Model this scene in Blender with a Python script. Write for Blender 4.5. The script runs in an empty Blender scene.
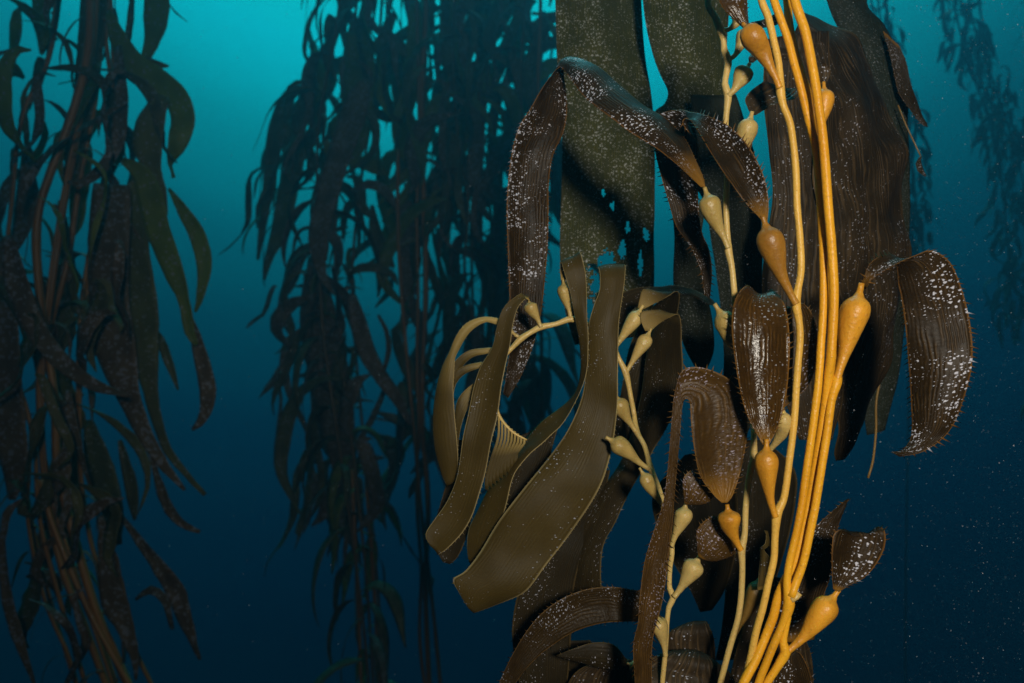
import bpy, math, random
from mathutils import Vector, Matrix, noise as mnoise
R = math.radians
rnd = random.Random(7)
S = bpy.context.scene
COL = S.collection

# ------------------------------------------------------------------ camera
LENS = 26.0
F = LENS / 36.0 * 1024.0                       # focal length in pixels of the 1024 px wide frame
cam_d = bpy.data.cameras.new('camera'); cam = bpy.data.objects.new('camera', cam_d); COL.objects.link(cam)
cam_d.lens = LENS; cam_d.sensor_width = 36.0; cam_d.clip_start = 0.02; cam_d.clip_end = 400
cam.location = (0, 0, 0); cam.rotation_euler = (R(90), 0, 0)
cam_d.dof.use_dof = True; cam_d.dof.focus_distance = 0.62; cam_d.dof.aperture_fstop = 7
S.camera = cam

# ------------------------------------------------------------------ light of the water all round (world)
W = bpy.data.worlds.new('World'); S.world = W; W.use_nodes = True
nt = W.node_tree; nt.nodes.clear()
out = nt.nodes.new('ShaderNodeOutputWorld'); bg = nt.nodes.new('ShaderNodeBackground')
tc = nt.nodes.new('ShaderNodeTexCoord')
dot = nt.nodes.new('ShaderNodeVectorMath'); dot.operation = 'DOT_PRODUCT'
dot.inputs[1].default_value = Vector((-0.06, 0.60, 0.80)).normalized()   # daylight comes down from ahead, slightly left
ramp = nt.nodes.new('ShaderNodeValToRGB'); ramp.color_ramp.interpolation = 'CARDINAL'
mr = nt.nodes.new('ShaderNodeMapRange'); mr.inputs[1].default_value = -1; mr.inputs[2].default_value = 1
WATER = [(-1.0, (0, .001, .006)), (-.05, (0, .001, .008)), (.235, (0, .0015, .011)), (.315, (0, .003, .018)), (.42, (0, .009, .030)), (.525, (0, .026, .054)),
         (.63, (0, .085, .115)), (.708, (0, .215, .25)), (.787, (0, .50, .54)), (.84, (0, .90, .98)), (.90, (0, 1.0, 1.08)), (1.0, (.0, 1.0, 1.08))]
WORLD_GAIN = 1.0
els = ramp.color_ramp.elements
while len(els) < len(WATER): els.new(0.5)
for e, (t, c) in zip(els, WATER):
    e.position = (t + 1) / 2; e.color = (*c, 1)
nt.links.new(tc.outputs['Generated'], dot.inputs[0])
nt.links.new(dot.outputs['Value'], mr.inputs[0]); nt.links.new(mr.outputs[0], ramp.inputs[0])
nt.links.new(ramp.outputs[0], bg.inputs[0]); bg.inputs[1].default_value = WORLD_GAIN
nt.links.new(bg.outputs[0], out.inputs[0])

# ------------------------------------------------------------------ daylight from the surface (soft: it comes down through metres of water)
sun_d = bpy.data.lights.new('sun', 'SUN'); sun = bpy.data.objects.new('sun', sun_d); COL.objects.link(sun)
sun_d.energy = 1.0; sun_d.angle = R(20)
sun_d.color = (0.25, 0.92, 1.0)                # its red is already lost in the water above
sun.rotation_euler = Vector((0.0, 0.50, 0.87)).to_track_quat('Z', 'Y').to_euler()
sun.location = (-1, 2, 6)
# the photographer's strobe on its arm, up and right of the lens: its warm, quickly fading light is what the photograph shows on the near kelp
st_d = bpy.data.lights.new('strobe', 'SPOT'); strobe = bpy.data.objects.new('strobe', st_d); COL.objects.link(strobe)
st_d.energy = 54; st_d.color = (1.0, 0.90, 0.76); st_d.spot_size = R(105); st_d.spot_blend = 1.0; st_d.shadow_soft_size = .06
strobe.location = (0.16, -0.50, 0.19)
strobe.rotation_euler = (Vector(strobe.location) - Vector((0.27, 0.60, 0.10))).to_track_quat('Z', 'Y').to_euler()

S.view_settings.view_transform = 'Standard'; S.view_settings.look = 'None'
S.view_settings.exposure = 0.0; S.view_settings.gamma = 1.0
S.cycles.max_bounces = 5; S.cycles.diffuse_bounces = 2; S.cycles.glossy_bounces = 2
S.cycles.transmission_bounces = 2; S.cycles.volume_bounces = 0; S.cycles.transparent_max_bounces = 6
S.cycles.use_denoising = True

# ------------------------------------------------------------------ materials
def new_mat(name):
    m = bpy.data.materials.new(name); m.use_nodes = True
    n = m.node_tree.nodes; n.clear()
    return m, n, m.node_tree.links

def math_node(n, l, op, a, b=None, clamp=False):
    k = n.new('ShaderNodeMath'); k.operation = op; k.use_clamp = clamp
    for i, v in enumerate((a, b)):
        if v is None: continue
        if isinstance(v, (int, float)): k.inputs[i].default_value = v
        else: l.new(v, k.inputs[i])
    return k.outputs[0]

def mix_col(n, l, f, a, b):
    k = n.new('ShaderNodeMix'); k.data_type = 'RGBA'
    for idx, v in ((0, f), (6, a), (7, b)):
        if isinstance(v, (int, float)): k.inputs[idx].default_value = v
        elif isinstance(v, tuple): k.inputs[idx].default_value = (*v, 1)
        else: l.new(v, k.inputs[idx])
    return k.outputs[2]

def maprange(n, l, v, a, b, c=0.0, d=1.0):
    k = n.new('ShaderNodeMapRange'); l.new(v, k.inputs[0])
    for i, x in enumerate((a, b, c, d)): k.inputs[i + 1].default_value = x
    return k.outputs[0]

def blade_mat(name, dark, light, base=(.34, .16, .02), ridges=180, ridge_bump=.5, speck=.5, speck_scale=260,
              edge=None, rough=.42, transl=.18, spec=.45, speck_col=(.42, .42, .48), patch=22, line=.5, wavy=11.0, base_len=.07, stretch=.45, grain=.35, clump=(.42, .62, .12, 1.2)):
    m, n, l = new_mat(name)
    uv = n.new('ShaderNodeUVMap'); uv.uv_map = 'metres'
    rel = n.new('ShaderNodeUVMap'); rel.uv_map = 'rel'
    sp = n.new('ShaderNodeSeparateXYZ'); l.new(uv.outputs[0], sp.inputs[0])
    sr = n.new('ShaderNodeSeparateXYZ'); l.new(rel.outputs[0], sr.inputs[0])
    mp = n.new('ShaderNodeMapping'); mp.inputs['Scale'].default_value = (1, stretch, 1); l.new(uv.outputs[0], mp.inputs[0])
    nz = n.new('ShaderNodeTexNoise'); nz.noise_dimensions = '2D'; nz.inputs['Scale'].default_value = 70; nz.inputs['Detail'].default_value = 3
    l.new(mp.outputs[0], nz.inputs['Vector'])
    ph = math_node(n, l, 'MULTIPLY', sp.outputs[0], ridges * 2 * math.pi)
    ph = math_node(n, l, 'ADD', ph, math_node(n, l, 'MULTIPLY', nz.outputs[0], wavy))
    rg = math_node(n, l, 'MULTIPLY_ADD', math_node(n, l, 'SINE', ph), .5); rg.node.inputs[2].default_value = .5
    am = n.new('ShaderNodeTexNoise'); am.noise_dimensions = '2D'; am.inputs['Scale'].default_value = 150; am.inputs['Detail'].default_value = 2
    l.new(mp.outputs[0], am.inputs['Vector'])
    rg = math_node(n, l, 'MULTIPLY', rg, maprange(n, l, am.outputs[0], .36, .62, .15, 1.0))
    fine = n.new('ShaderNodeTexNoise'); fine.noise_dimensions = '2D'; fine.inputs['Scale'].default_value = 420; fine.inputs['Detail'].default_value = 4
    l.new(uv.outputs[0], fine.inputs['Vector'])
    big = n.new('ShaderNodeTexNoise'); big.noise_dimensions = '2D'; big.inputs['Scale'].default_value = patch; big.inputs['Detail'].default_value = 3
    l.new(uv.outputs[0], big.inputs['Vector'])
    f = math_node(n, l, 'ADD', math_node(n, l, 'MULTIPLY', math_node(n, l, 'POWER', rg, 2.5), line), math_node(n, l, 'MULTIPLY', fine.outputs[0], .35))
    f = math_node(n, l, 'ADD', f, maprange(n, l, big.outputs[0], .3, .7, 0, .35), True)
    c = mix_col(n, l, f, dark, light)
    if edge:
        e = math_node(n, l, 'ABSOLUTE', math_node(n, l, 'MULTIPLY_ADD', sr.outputs[0], 2.0)); e.node.inputs[0].links[0].from_node.inputs[2].default_value = -1
        c = mix_col(n, l, maprange(n, l, e, .93, .985, 0, 1), c, edge)
    if base:
        c = mix_col(n, l, maprange(n, l, sr.outputs[1], .0, base_len, .92, 0), c, base)
    h = math_node(n, l, 'MULTIPLY', rg, ridge_bump)
    h = math_node(n, l, 'ADD', h, math_node(n, l, 'MULTIPLY', fine.outputs[0], grain))
    rough_v = rough
    if speck > 0:
        masks = []
        for sc, thr in ((speck_scale * 3.3, .46), (speck_scale * 1.9, .34)):
            vo = n.new('ShaderNodeTexVoronoi'); vo.voronoi_dimensions = '2D'; vo.inputs['Scale'].default_value = sc
            wn = n.new('ShaderNodeTexNoise'); wn.noise_dimensions = '2D'; wn.inputs['Scale'].default_value = sc * 1.3; wn.inputs['Detail'].default_value = 2
            l.new(uv.outputs[0], wn.inputs['Vector'])
            wv = n.new('ShaderNodeVectorMath'); wv.operation = 'MULTIPLY_ADD'; l.new(wn.outputs['Color'], wv.inputs[0]); wv.inputs[1].default_value = (.7 / sc, .7 / sc, 0); l.new(uv.outputs[0], wv.inputs[2])
            l.new(wv.outputs[0], vo.inputs['Vector'])
            sc2 = n.new('ShaderNodeSeparateColor'); l.new(vo.outputs['Color'], sc2.inputs[0])
            t = math_node(n, l, 'MULTIPLY', maprange(n, l, sc2.outputs[0], 1 - speck, 1, 0, 1), thr)
            t = math_node(n, l, 'MULTIPLY', t, maprange(n, l, big.outputs[0], *clump))
            masks.append(math_node(n, l, 'MULTIPLY', math_node(n, l, 'SUBTRACT', t, vo.outputs['Distance']), 9.0, True))
        mk = math_node(n, l, 'MAXIMUM', masks[0], masks[1])
        mk = math_node(n, l, 'MULTIPLY', mk, maprange(n, l, sr.outputs[1], .02, .12, 0, 1))
        c = mix_col(n, l, mk, c, speck_col)
        h = math_node(n, l, 'ADD', h, math_node(n, l, 'MULTIPLY', mk, .5))
    bp = n.new('ShaderNodeBump'); bp.inputs['Strength'].default_value = .8; bp.inputs['Distance'].default_value = .0012; l.new(h, bp.inputs['Height'])
    p = n.new('ShaderNodeBsdfPrincipled'); l.new(c, p.inputs['Base Color']); p.inputs['Roughness'].default_value = rough
    p.inputs['Specular IOR Level'].default_value = spec; l.new(bp.outputs[0], p.inputs['Normal'])
    tr = n.new('ShaderNodeBsdfTranslucent'); l.new(c, tr.inputs[0]); l.new(bp.outputs[0], tr.inputs['Normal'])
    mx = n.new('ShaderNodeMixShader'); mx.inputs[0].default_value = transl
    l.new(p.outputs[0], mx.inputs[1]); l.new(tr.outputs[0], mx.inputs[2])
    o = n.new('ShaderNodeOutputMaterial'); l.new(mx.outputs[0], o.inputs[0])
    return m

def stipe_mat(name, a, b, dirt=(.16, .07, .012), rough=.38, spec=.4, scale=60, dirt_amt=.35, sss=.25):
    m, n, l = new_mat(name)
    tcn = n.new('ShaderNodeTexCoord')
    mp = n.new('ShaderNodeMapping'); mp.inputs['Scale'].default_value = (1, 1, .16); l.new(tcn.outputs['Object'], mp.inputs[0])
    nz = n.new('ShaderNodeTexNoise'); nz.inputs['Scale'].default_value = scale; nz.inputs['Detail'].default_value = 4; l.new(mp.outputs[0], nz.inputs[0])
    n2 = n.new('ShaderNodeTexNoise'); n2.inputs['Scale'].default_value = scale * 7; n2.inputs['Detail'].default_value = 3; l.new(tcn.outputs['Object'], n2.inputs[0])
    c = mix_col(n, l, maprange(n, l, nz.outputs[0], .3, .7), a, b)
    c = mix_col(n, l, maprange(n, l, n2.outputs[0], .58, .72, 0, dirt_amt), c, dirt)
    bp = n.new('ShaderNodeBump'); bp.inputs['Strength'].default_value = .5; bp.inputs['Distance'].default_value = .0010; l.new(n2.outputs[0], bp.inputs['Height'])
    p = n.new('ShaderNodeBsdfPrincipled'); l.new(c, p.inputs['Base Color']); p.inputs['Roughness'].default_value = rough
    p.inputs['Specular IOR Level'].default_value = spec; l.new(bp.outputs[0], p.inputs['Normal'])
    if sss:
        p.inputs['Subsurface Weight'].default_value = sss; p.inputs['Subsurface Radius'].default_value = (.004, .002, .0006)
    o = n.new('ShaderNodeOutputMaterial'); l.new(p.outputs[0], o.inputs[0])
    return m

M = {}
M['amber']  = stipe_mat('amber_stipe', (.66, .28, .008), (.86, .43, .022), spec=.28, sss=.12, dirt_amt=.3)
M['amber_bladder'] = stipe_mat('amber_bladder', (.36, .15, .010), (.78, .36, .026), scale=55, dirt_amt=.3)
M['honey']  = stipe_mat('honey_stipe', (.64, .36, .055), (.78, .47, .09), spec=.3, sss=.12)
M['brown_bladder'] = stipe_mat('brown_bladder', (.24, .105, .012), (.54, .26, .03), scale=45)
M['straw']  = stipe_mat('straw_stipe', (.54, .37, .11), (.68, .48, .17))
M['straw_bladder'] = stipe_mat('straw_bladder', (.34, .23, .06), (.60, .43, .15), scale=55, dirt_amt=.3)
M['dull_bladder'] = stipe_mat('dull_bladder', (.22, .12, .02), (.30, .17, .035), scale=45)  # dull brown of thin shoots; also paints shade into one low bladder
M['glossy'] = blade_mat('glossy_brown_blade', (.018, .009, .002), (.120, .056, .009), ridges=480, ridge_bump=.22, speck=.12, rough=.22, spec=.36, transl=.22, edge=(.22, .10, .018), speck_scale=240, wavy=17)
M['umber']  = blade_mat('umber_blade', (.016, .0095, .003), (.064, .037, .010), ridges=480, ridge_bump=.25, speck=.34, rough=.45, spec=.16, edge=(.14, .075, .02), speck_scale=230, wavy=16)
M['rust']   = blade_mat('rust_blade', (.032, .016, .004), (.130, .066, .012), ridges=430, ridge_bump=.35, speck=.38, rough=.40, spec=.22, edge=(.20, .10, .025), speck_col=(.40, .34, .40), speck_scale=230, wavy=16, transl=.24)
M['khaki']  = blade_mat('khaki_blade', (.050, .033, .007), (.098, .066, .014), ridges=480, ridge_bump=.12, speck=.05, speck_scale=260, rough=.5, spec=.16, edge=(.40, .31, .14), base=(.44, .29, .08), transl=.24, line=.26, grain=.08, stretch=.2)
M['young']  = blade_mat('young_khaki_blade', (.060, .040, .009), (.115, .078, .018), ridges=480, ridge_bump=.10, speck=0, rough=.5, spec=.2, edge=(.42, .32, .15), base=(.56, .40, .13), transl=.28, line=.22, base_len=.55, grain=.08)
M['olive']  = blade_mat('olive_blade', (.024, .029, .007), (.098, .098, .026), ridges=330, ridge_bump=.4, speck=.42, speck_scale=150, rough=.55, spec=.12, base=None, edge=(.07, .065, .025), speck_col=(.48, .50, .48), wavy=14, clump=(.3, .62, .55, 1.1), stretch=.3, line=.6)
M['slate']  = blade_mat('slate_blade', (.014, .018, .011), (.042, .048, .030), ridges=330, ridge_bump=.25, speck=.34, rough=.6, spec=.1, base=None, speck_scale=220, speck_col=(.20, .22, .23), clump=(.3, .62, .55, 1.1), stretch=.3)
M['black']  = blade_mat('dark_ridged_blade', (.008, .0055, .003), (.078, .050, .023), ridges=260, ridge_bump=.45, speck=.12, rough=.48, spec=.12, base=None, edge=(.10, .06, .02), speck_scale=200, wavy=24, line=1.0, stretch=.16, grain=.15)
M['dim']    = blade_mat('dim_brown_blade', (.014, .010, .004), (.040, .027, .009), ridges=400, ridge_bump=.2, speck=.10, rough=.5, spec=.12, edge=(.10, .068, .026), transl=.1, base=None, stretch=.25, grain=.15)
M['fold']   = blade_mat('shade_painted_fold_blade', (.016, .011, .004), (.044, .030, .010), ridges=400, ridge_bump=.15, speck=.06, rough=.5, spec=.12, edge=(.14, .10, .04), transl=.12, base=(.32, .22, .07), base_len=.13, stretch=.25, grain=.1)  # pale base paints the lit fan, dark rest paints shade under the fold
M['crust']  = blade_mat('crusted_blade', (.010, .006, .0022), (.060, .033, .009), ridges=480, ridge_bump=.30, speck=.5, rough=.45, spec=.14, edge=(.19, .09, .022), speck_scale=170, speck_col=(.64, .64, .72), patch=30, wavy=18, line=.75, stretch=.3, grain=.2)

def far_mat(name, a, b, rough=.5, scale=14, sp_lo=.45, sp_thr=.45):
    m, n, l = new_mat(name)
    tcn = n.new('ShaderNodeTexCoord'); oi = n.new('ShaderNodeObjectInfo')
    nz = n.new('ShaderNodeTexNoise'); nz.inputs['Scale'].default_value = scale; nz.inputs['Detail'].default_value = 5; l.new(tcn.outputs['Object'], nz.inputs[0])
    f = math_node(n, l, 'ADD', maprange(n, l, nz.outputs[0], .3, .7, -.1, .6), math_node(n, l, 'MULTIPLY', oi.outputs['Random'], .5), True)
    c = mix_col(n, l, f, a, b)
    vo = n.new('ShaderNodeTexVoronoi'); vo.inputs['Scale'].default_value = 120; l.new(tcn.outputs['Object'], vo.inputs[0])
    s2 = n.new('ShaderNodeSeparateColor'); l.new(vo.outputs['Color'], s2.inputs[0])
    mk = math_node(n, l, 'LESS_THAN', vo.outputs['Distance'], math_node(n, l, 'MULTIPLY', math_node(n, l, 'MULTIPLY', maprange(n, l, s2.outputs[0], sp_lo, 1), maprange(n, l, nz.outputs[0], .35, .6, .5, 1.5)), sp_thr))
    c = mix_col(n, l, math_node(n, l, 'MULTIPLY', mk, .8), c, (.34, .33, .36))
    bp = n.new('ShaderNodeBump'); bp.inputs['Strength'].default_value = .6; bp.inputs['Distance'].default_value = .004; l.new(nz.outputs[0], bp.inputs['Height'])
    p = n.new('ShaderNodeBsdfPrincipled'); l.new(c, p.inputs['Base Color']); p.inputs['Roughness'].default_value = rough
    p.inputs['Specular IOR Level'].default_value = .3; l.new(bp.outputs[0], p.inputs['Normal'])
    tr = n.new('ShaderNodeBsdfTranslucent'); l.new(c, tr.inputs[0])
    mx = n.new('ShaderNodeMixShader'); mx.inputs[0].default_value = .45
    l.new(p.outputs[0], mx.inputs[1]); l.new(tr.outputs[0], mx.inputs[2])
    o = n.new('ShaderNodeOutputMaterial'); l.new(mx.outputs[0], o.inputs[0])
    return m
M['far_blade'] = far_mat('far_blade', (.08, .08, .034), (.22, .21, .07))
M['far_green'] = far_mat('far_green_blade', (.12, .17, .03), (.26, .31, .06))
M['far_brown'] = far_mat('far_brown_blade', (.10, .066, .036), (.25, .17, .085), sp_lo=.2, sp_thr=.62)
M['far_stipe'] = stipe_mat('far_stipe', (.22, .095, .02), (.36, .17, .035), sss=0, scale=20)
M['far_grey_stipe'] = stipe_mat('far_grey_stipe', (.10, .06, .02), (.17, .10, .03), sss=0, scale=20)

# ------------------------------------------------------------------ builders
ORG = {}                                          # world origin of every object made here

def P(px, py, Y):                                 # a point seen at that pixel, Y metres away
    return Vector(((px - 512.0) / F * Y, Y, (341.5 - py) / F * Y))

def link(o, parent, origin):
    COL.objects.link(o); ORG[o] = Vector(origin)
    if parent is not None:
        o.parent = parent; o.location = ORG[o] - ORG[parent]
    else:
        o.location = origin
    return o

def thing(name, label, cat, origin, group=None):
    o = bpy.data.objects.new(name, None); o.empty_display_size = .03
    link(o, None, origin); o['label'] = label; o['category'] = cat
    if group: o['group'] = group
    return o

def tag(o, label, cat, group=None):
    o['label'] = label; o['category'] = cat
    if group: o['group'] = group
    return o

def mesh_obj(name, verts, faces, mat, parent=None, origin=None, uvs=None, rels=None, smooth=True):
    if origin is None: origin = verts[0]
    origin = Vector(origin)
    me = bpy.data.meshes.new(name)
    me.from_pydata([tuple(v - origin) for v in verts], [], faces)
    if smooth: me.polygons.foreach_set('use_smooth', [True] * len(me.polygons))
    if uvs is not None:
        vi = [0] * len(me.loops); me.loops.foreach_get('vertex_index', vi)
        for nm, src in (('metres', uvs), ('rel', rels)):
            lay = me.uv_layers.new(name=nm)
            flat = []
            for k in vi: flat.extend(src[k])
            lay.data.foreach_set('uv', flat)
    me.materials.append(mat)
    return link(bpy.data.objects.new(name, me), parent, origin)

def spline(pts, step):
    """Catmull-Rom through tuples of numbers, sampled about every `step` in the first three of them."""
    n = len(pts)
    pts = [tuple(p) for p in pts]
    first = tuple(2 * a - b for a, b in zip(pts[0], pts[1])); last = tuple(2 * a - b for a, b in zip(pts[-1], pts[-2]))
    q = [first] + pts + [last]
    res = []
    for i in range(1, n):
        p0, p1, p2, p3 = q[i - 1], q[i], q[i + 1], q[i + 2]
        L = math.dist(p1[:3], p2[:3])
        if len(p1) >= 6: L = max(L, math.dist(p1[3:6], p2[3:6]))
        k = max(1, int(round(L / step)))
        for j in range(k):
            t = j / k; t2 = t * t; t3 = t2 * t
            res.append(tuple(.5 * (2 * b + (c - a) * t + (2 * a - 5 * b + 4 * c - d) * t2 + (3 * b - a - 3 * c + d) * t3)
                             for a, b, c, d in zip(p0, p1, p2, p3)))
    res.append(q[n])
    return res

def tube(name, pts, mat, parent=None, sides=10, origin=None, wobble=.06, joints=(), step_px=5):
    """pts: (px, py, Y, radius in px)."""
    w = []
    for px, py, Y, r in pts:
        v = P(px, py, Y); w.append((*v, r * Y / F))
    Ym = pts[0][2]
    sm = spline(w, step_px * Ym / F)
    jw = [P(*j) for j in joints]
    verts, faces = [], []
    prev = None
    for i, s in enumerate(sm):
        p = Vector(s[:3]); r = max(s[3], 1e-5)
        a = Vector(sm[max(i - 1, 0)][:3]); b = Vector(sm[min(i + 1, len(sm) - 1)][:3])
        t = (b - a).normalized()
        if prev is None:
            side = t.cross(Vector((0, 1, 0)));
            if side.length < 1e-3: side = t.cross(Vector((1, 0, 0)))
        else:
            side = prev - t * prev.dot(t)
        side.normalize(); prev = side; up = side.cross(t)
        for j in jw:
            d = (p - j).length / r
            if d < 5: r *= 1 + .35 * (1 - d / 5)
        for k in range(sides):
            an = 2 * math.pi * k / sides
            rr = r * (1 + wobble * mnoise.noise(p * (40 / max(Ym, .5)) + Vector((k * .31, 0, 0))))
            verts.append(p + (side * math.cos(an) + up * math.sin(an)) * rr)
    n = len(sm)
    for i in range(n - 1):
        for k in range(sides):
            a = i * sides + k; b = i * sides + (k + 1) % sides
            faces.append((a, b, b + sides, a + sides))
    faces.append(tuple(range(sides - 1, -1, -1))); faces.append(tuple((n - 1) * sides + k for k in range(sides)))
    return mesh_obj(name, verts, faces, mat, parent, origin or P(*pts[0][:3]))

PROFILE = [(0, .27), (.14, .27), (.30, .36), (.42, .50), (.54, .68), (.65, .84), (.74, .95), (.81, 1.0), (.87, .98), (.915, .89), (.95, .75), (.978, .56), (1.0, .38), (1.03, .25), (1.08, .19), (1.16, .19)]
def bladder(pts, rmax, mat, parent, name='air_bladder', stalk=None, sides=14):
    """pear-shaped float: pts (px, py, Y) run from the stipe to the crown; a short neck follows."""
    w = [tuple(P(*p)) for p in pts]
    ext = Vector(w[-1]) + (Vector(w[-1]) - Vector(w[-2])).normalized() * .3 * sum(math.dist(a, b) for a, b in zip(w, w[1:]))
    Y = pts[-1][2]
    L = sum(math.dist(a, b) for a, b in zip(w, w[1:]))
    sm = spline(w, L / 56)
    acc = [0]
    for a, b in zip(sm, sm[1:]): acc.append(acc[-1] + math.dist(a, b))
    L = acc[-1]
    sm += [tuple(Vector(sm[-1]) + (ext - Vector(w[-1])).normalized() * L * k) for k in (.06, .12, .16)]
    acc += [L * 1.06, L * 1.12, L * 1.16]
    verts, faces, prev = [], [], None
    ph = rnd.random() * 20
    for i, s in enumerate(sm):
        p = Vector(s); f = acc[i] / L
        for (a, ra), (b, rb) in zip(PROFILE, PROFILE[1:]):
            if a <= f <= b or b == PROFILE[-1][0]:
                t = min(1, max(0, (f - a) / (b - a))); rr = ra + (rb - ra) * t; break
        if stalk: rr = max(rr, stalk / rmax) if f < .3 else rr
        r = rr * rmax * Y / F
        a = Vector(sm[max(i - 1, 0)]); b = Vector(sm[min(i + 1, len(sm) - 1)]); t = (b - a).normalized()
        side = t.cross(Vector((0, 1, 0))) if prev is None else prev - t * prev.dot(t)
        if side.length < 1e-4: side = t.cross(Vector((1, 0, 0)))
        side.normalize(); prev = side; up = side.cross(t)
        for k in range(sides):
            an = 2 * math.pi * k / sides
            q = r * (1 + .07 * mnoise.noise(Vector((math.cos(an), math.sin(an), f * 3 + ph))) + .03 * mnoise.noise(Vector((math.cos(an) * 4, math.sin(an) * 4, f * 9 + ph))) * (f > .7) + .025 * mnoise.noise(Vector((math.cos(an) * 7, math.sin(an) * 7, f * 5 + ph))) * max(0, f - .3))
            verts.append(p + (side * math.cos(an) + up * math.sin(an)) * q)
    n = len(sm)
    for i in range(n - 1):
        for k in range(sides):
            a = i * sides + k; b = i * sides + (k + 1) % sides
            faces.append((a, b, b + sides, a + sides))
    faces.append(tuple(range(sides - 1, -1, -1))); faces.append(tuple((n - 1) * sides + k for k in range(sides)))
    return mesh_obj(name, verts, faces, mat, parent, w[0])

def blade(rows, mat, parent=None, Y=.6, name='blade', bulge=.0, ruffle=.0018, teeth=(4, 4.5), nu=14, thick=.0009, step_px=5, holes=(), seed=0, origin=None, waves=2.0, clean_ends=True):
    """rows: (ax, ay, bx, by[, Ya, Yb]) the two edges of the blade from its neck to its tip, as seen, each with its own distance."""
    w = []
    for r in rows:
        Ya, Yb = (r[4], r[5]) if len(r) > 4 else (Y, Y)
        w.append((*P(r[0], r[1], Ya), *P(r[2], r[3], Yb)))
    px = Y / F
    sm = spline(w, step_px * px)
    nv = len(sm)
    C = [(Vector(s[:3]) + Vector(s[3:])) / 2 for s in sm]
    acc = [0]
    for a, b in zip(C, C[1:]): acc.append(acc[-1] + (b - a).length)
    L = acc[-1] or 1
    wid = [(Vector(s[3:]) - Vector(s[:3])).length for s in sm]
    wref = max(sum(wid) / nv, .3 * max(wid))
    grid = []
    ph = rnd.random() * 50 + seed
    for i, s in enumerate(sm):
        A, B = Vector(s[:3]), Vector(s[3:])
        t = (C[min(i + 1, nv - 1)] - C[max(i - 1, 0)]).normalized()
        nrm = (B - A).cross(t)
        if nrm.length < 1e-9: nrm = Vector((0, -1, 0))
        nrm.normalize()
        row = []
        for j in range(nu + 1):
            u = j / nu; e = abs(2 * u - 1)
            p = A.lerp(B, u)
            d = bulge * math.sin(math.pi * u) * min(1, wid[i] / wref)
            d += ruffle * e * e * math.sin(acc[i] / (.018 * Y / .55) * waves / 2 + ph + (2.1 if u > .5 else 0)) * min(1, wid[i] / wref)
            d += ruffle * 1.6 * mnoise.noise(p * 28 + Vector((ph, 0, 0)))
            row.append((p + nrm * d, nrm))
        grid.append(row)
    verts, uvs, rels, faces = [], [], [], []
    for sgn in (1, -1):
        for i in range(nv):
            for j in range(nu + 1):
                p, nn = grid[i][j]
                u = j / nu
                taper = .25 + .75 * min(1, 4 * min(u, 1 - u) + .15)
                verts.append(p + nn * (sgn * thick * .5 * taper)); uvs.append(((u - .5) * wref, acc[i])); rels.append((u, acc[i] / L))
    W1 = nu + 1; off = nv * W1
    hw = [(P(hx, hy, Y), hr * px, hv * px) for hx, hy, hr, hv in holes]
    def gone(i, j):
        c = (grid[i][j][0] + grid[i + 1][j + 1][0]) / 2
        for hc, hr, hv in hw:
            d = c - hc; q = math.hypot(d.x / hr, d.z / hv)
            if q < 1 + .5 * mnoise.noise(c * 300): return True
        return False
    dead = {(i, j) for i in range(nv - 1) for j in range(nu) if hw and gone(i, j)}
    for i in range(nv - 1):
        for j in range(nu):
            if (i, j) in dead: continue
            a = i * W1 + j
            faces.append((a, a + 1, a + 1 + W1, a + W1))
            b = a + off
            faces.append((b, b + W1, b + 1 + W1, b + 1))
            if (i, j - 1) in dead or j == 0: faces.append((a, a + W1, b + W1, b))
            if (i, j + 1) in dead or j == nu - 1: faces.append((a + 1, b + 1, b + 1 + W1, a + 1 + W1))
            if (i - 1, j) in dead or i == 0: faces.append((a, b, b + 1, a + 1))
            if (i + 1, j) in dead or i == nv - 2: faces.append((a + W1, a + 1 + W1, b + 1 + W1, b + W1))
    if teeth:
        gap, tl = teeth[0] * px, teeth[1] * px
        for j, sg in ((0, -1), (nu, 1)):
            nxt = gap * 2
            run = 0
            for i in range(1, nv - 1):
                run += (grid[i][j][0] - grid[i - 1][j][0]).length
                if run < nxt or wid[i] < 3 * px: continue
                nxt = run + gap * (.6 + .8 * rnd.random())
                p, nn = grid[i][j]
                outw = (grid[i][j][0] - grid[i][nu // 2][0]).normalized()
                t = (grid[i + 1][j][0] - grid[i - 1][j][0]).normalized()
                ln = tl * (.55 + .8 * rnd.random())
                tip = p + (outw * .85 + t * .6 + nn * rnd.uniform(-.3, .3)).normalized() * ln
                bw = ln * .13 + .00022
                base = [p - outw * ln * .3 + t * bw, p - outw * ln * .3 - t * bw, p - outw * ln * .3 + nn * bw * .8]
                k = len(verts)
                verts += base + [tip]; uvs += [(sg * wref * .5, acc[i])] * 4; rels += [(0 if j == 0 else 1, acc[i] / L)] * 4
                faces += [(k, k + 1, k + 3), (k + 1, k + 2, k + 3), (k + 2, k, k + 3)]
    return mesh_obj(name, verts, faces, mat, parent, origin or C[0], uvs, rels)

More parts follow.
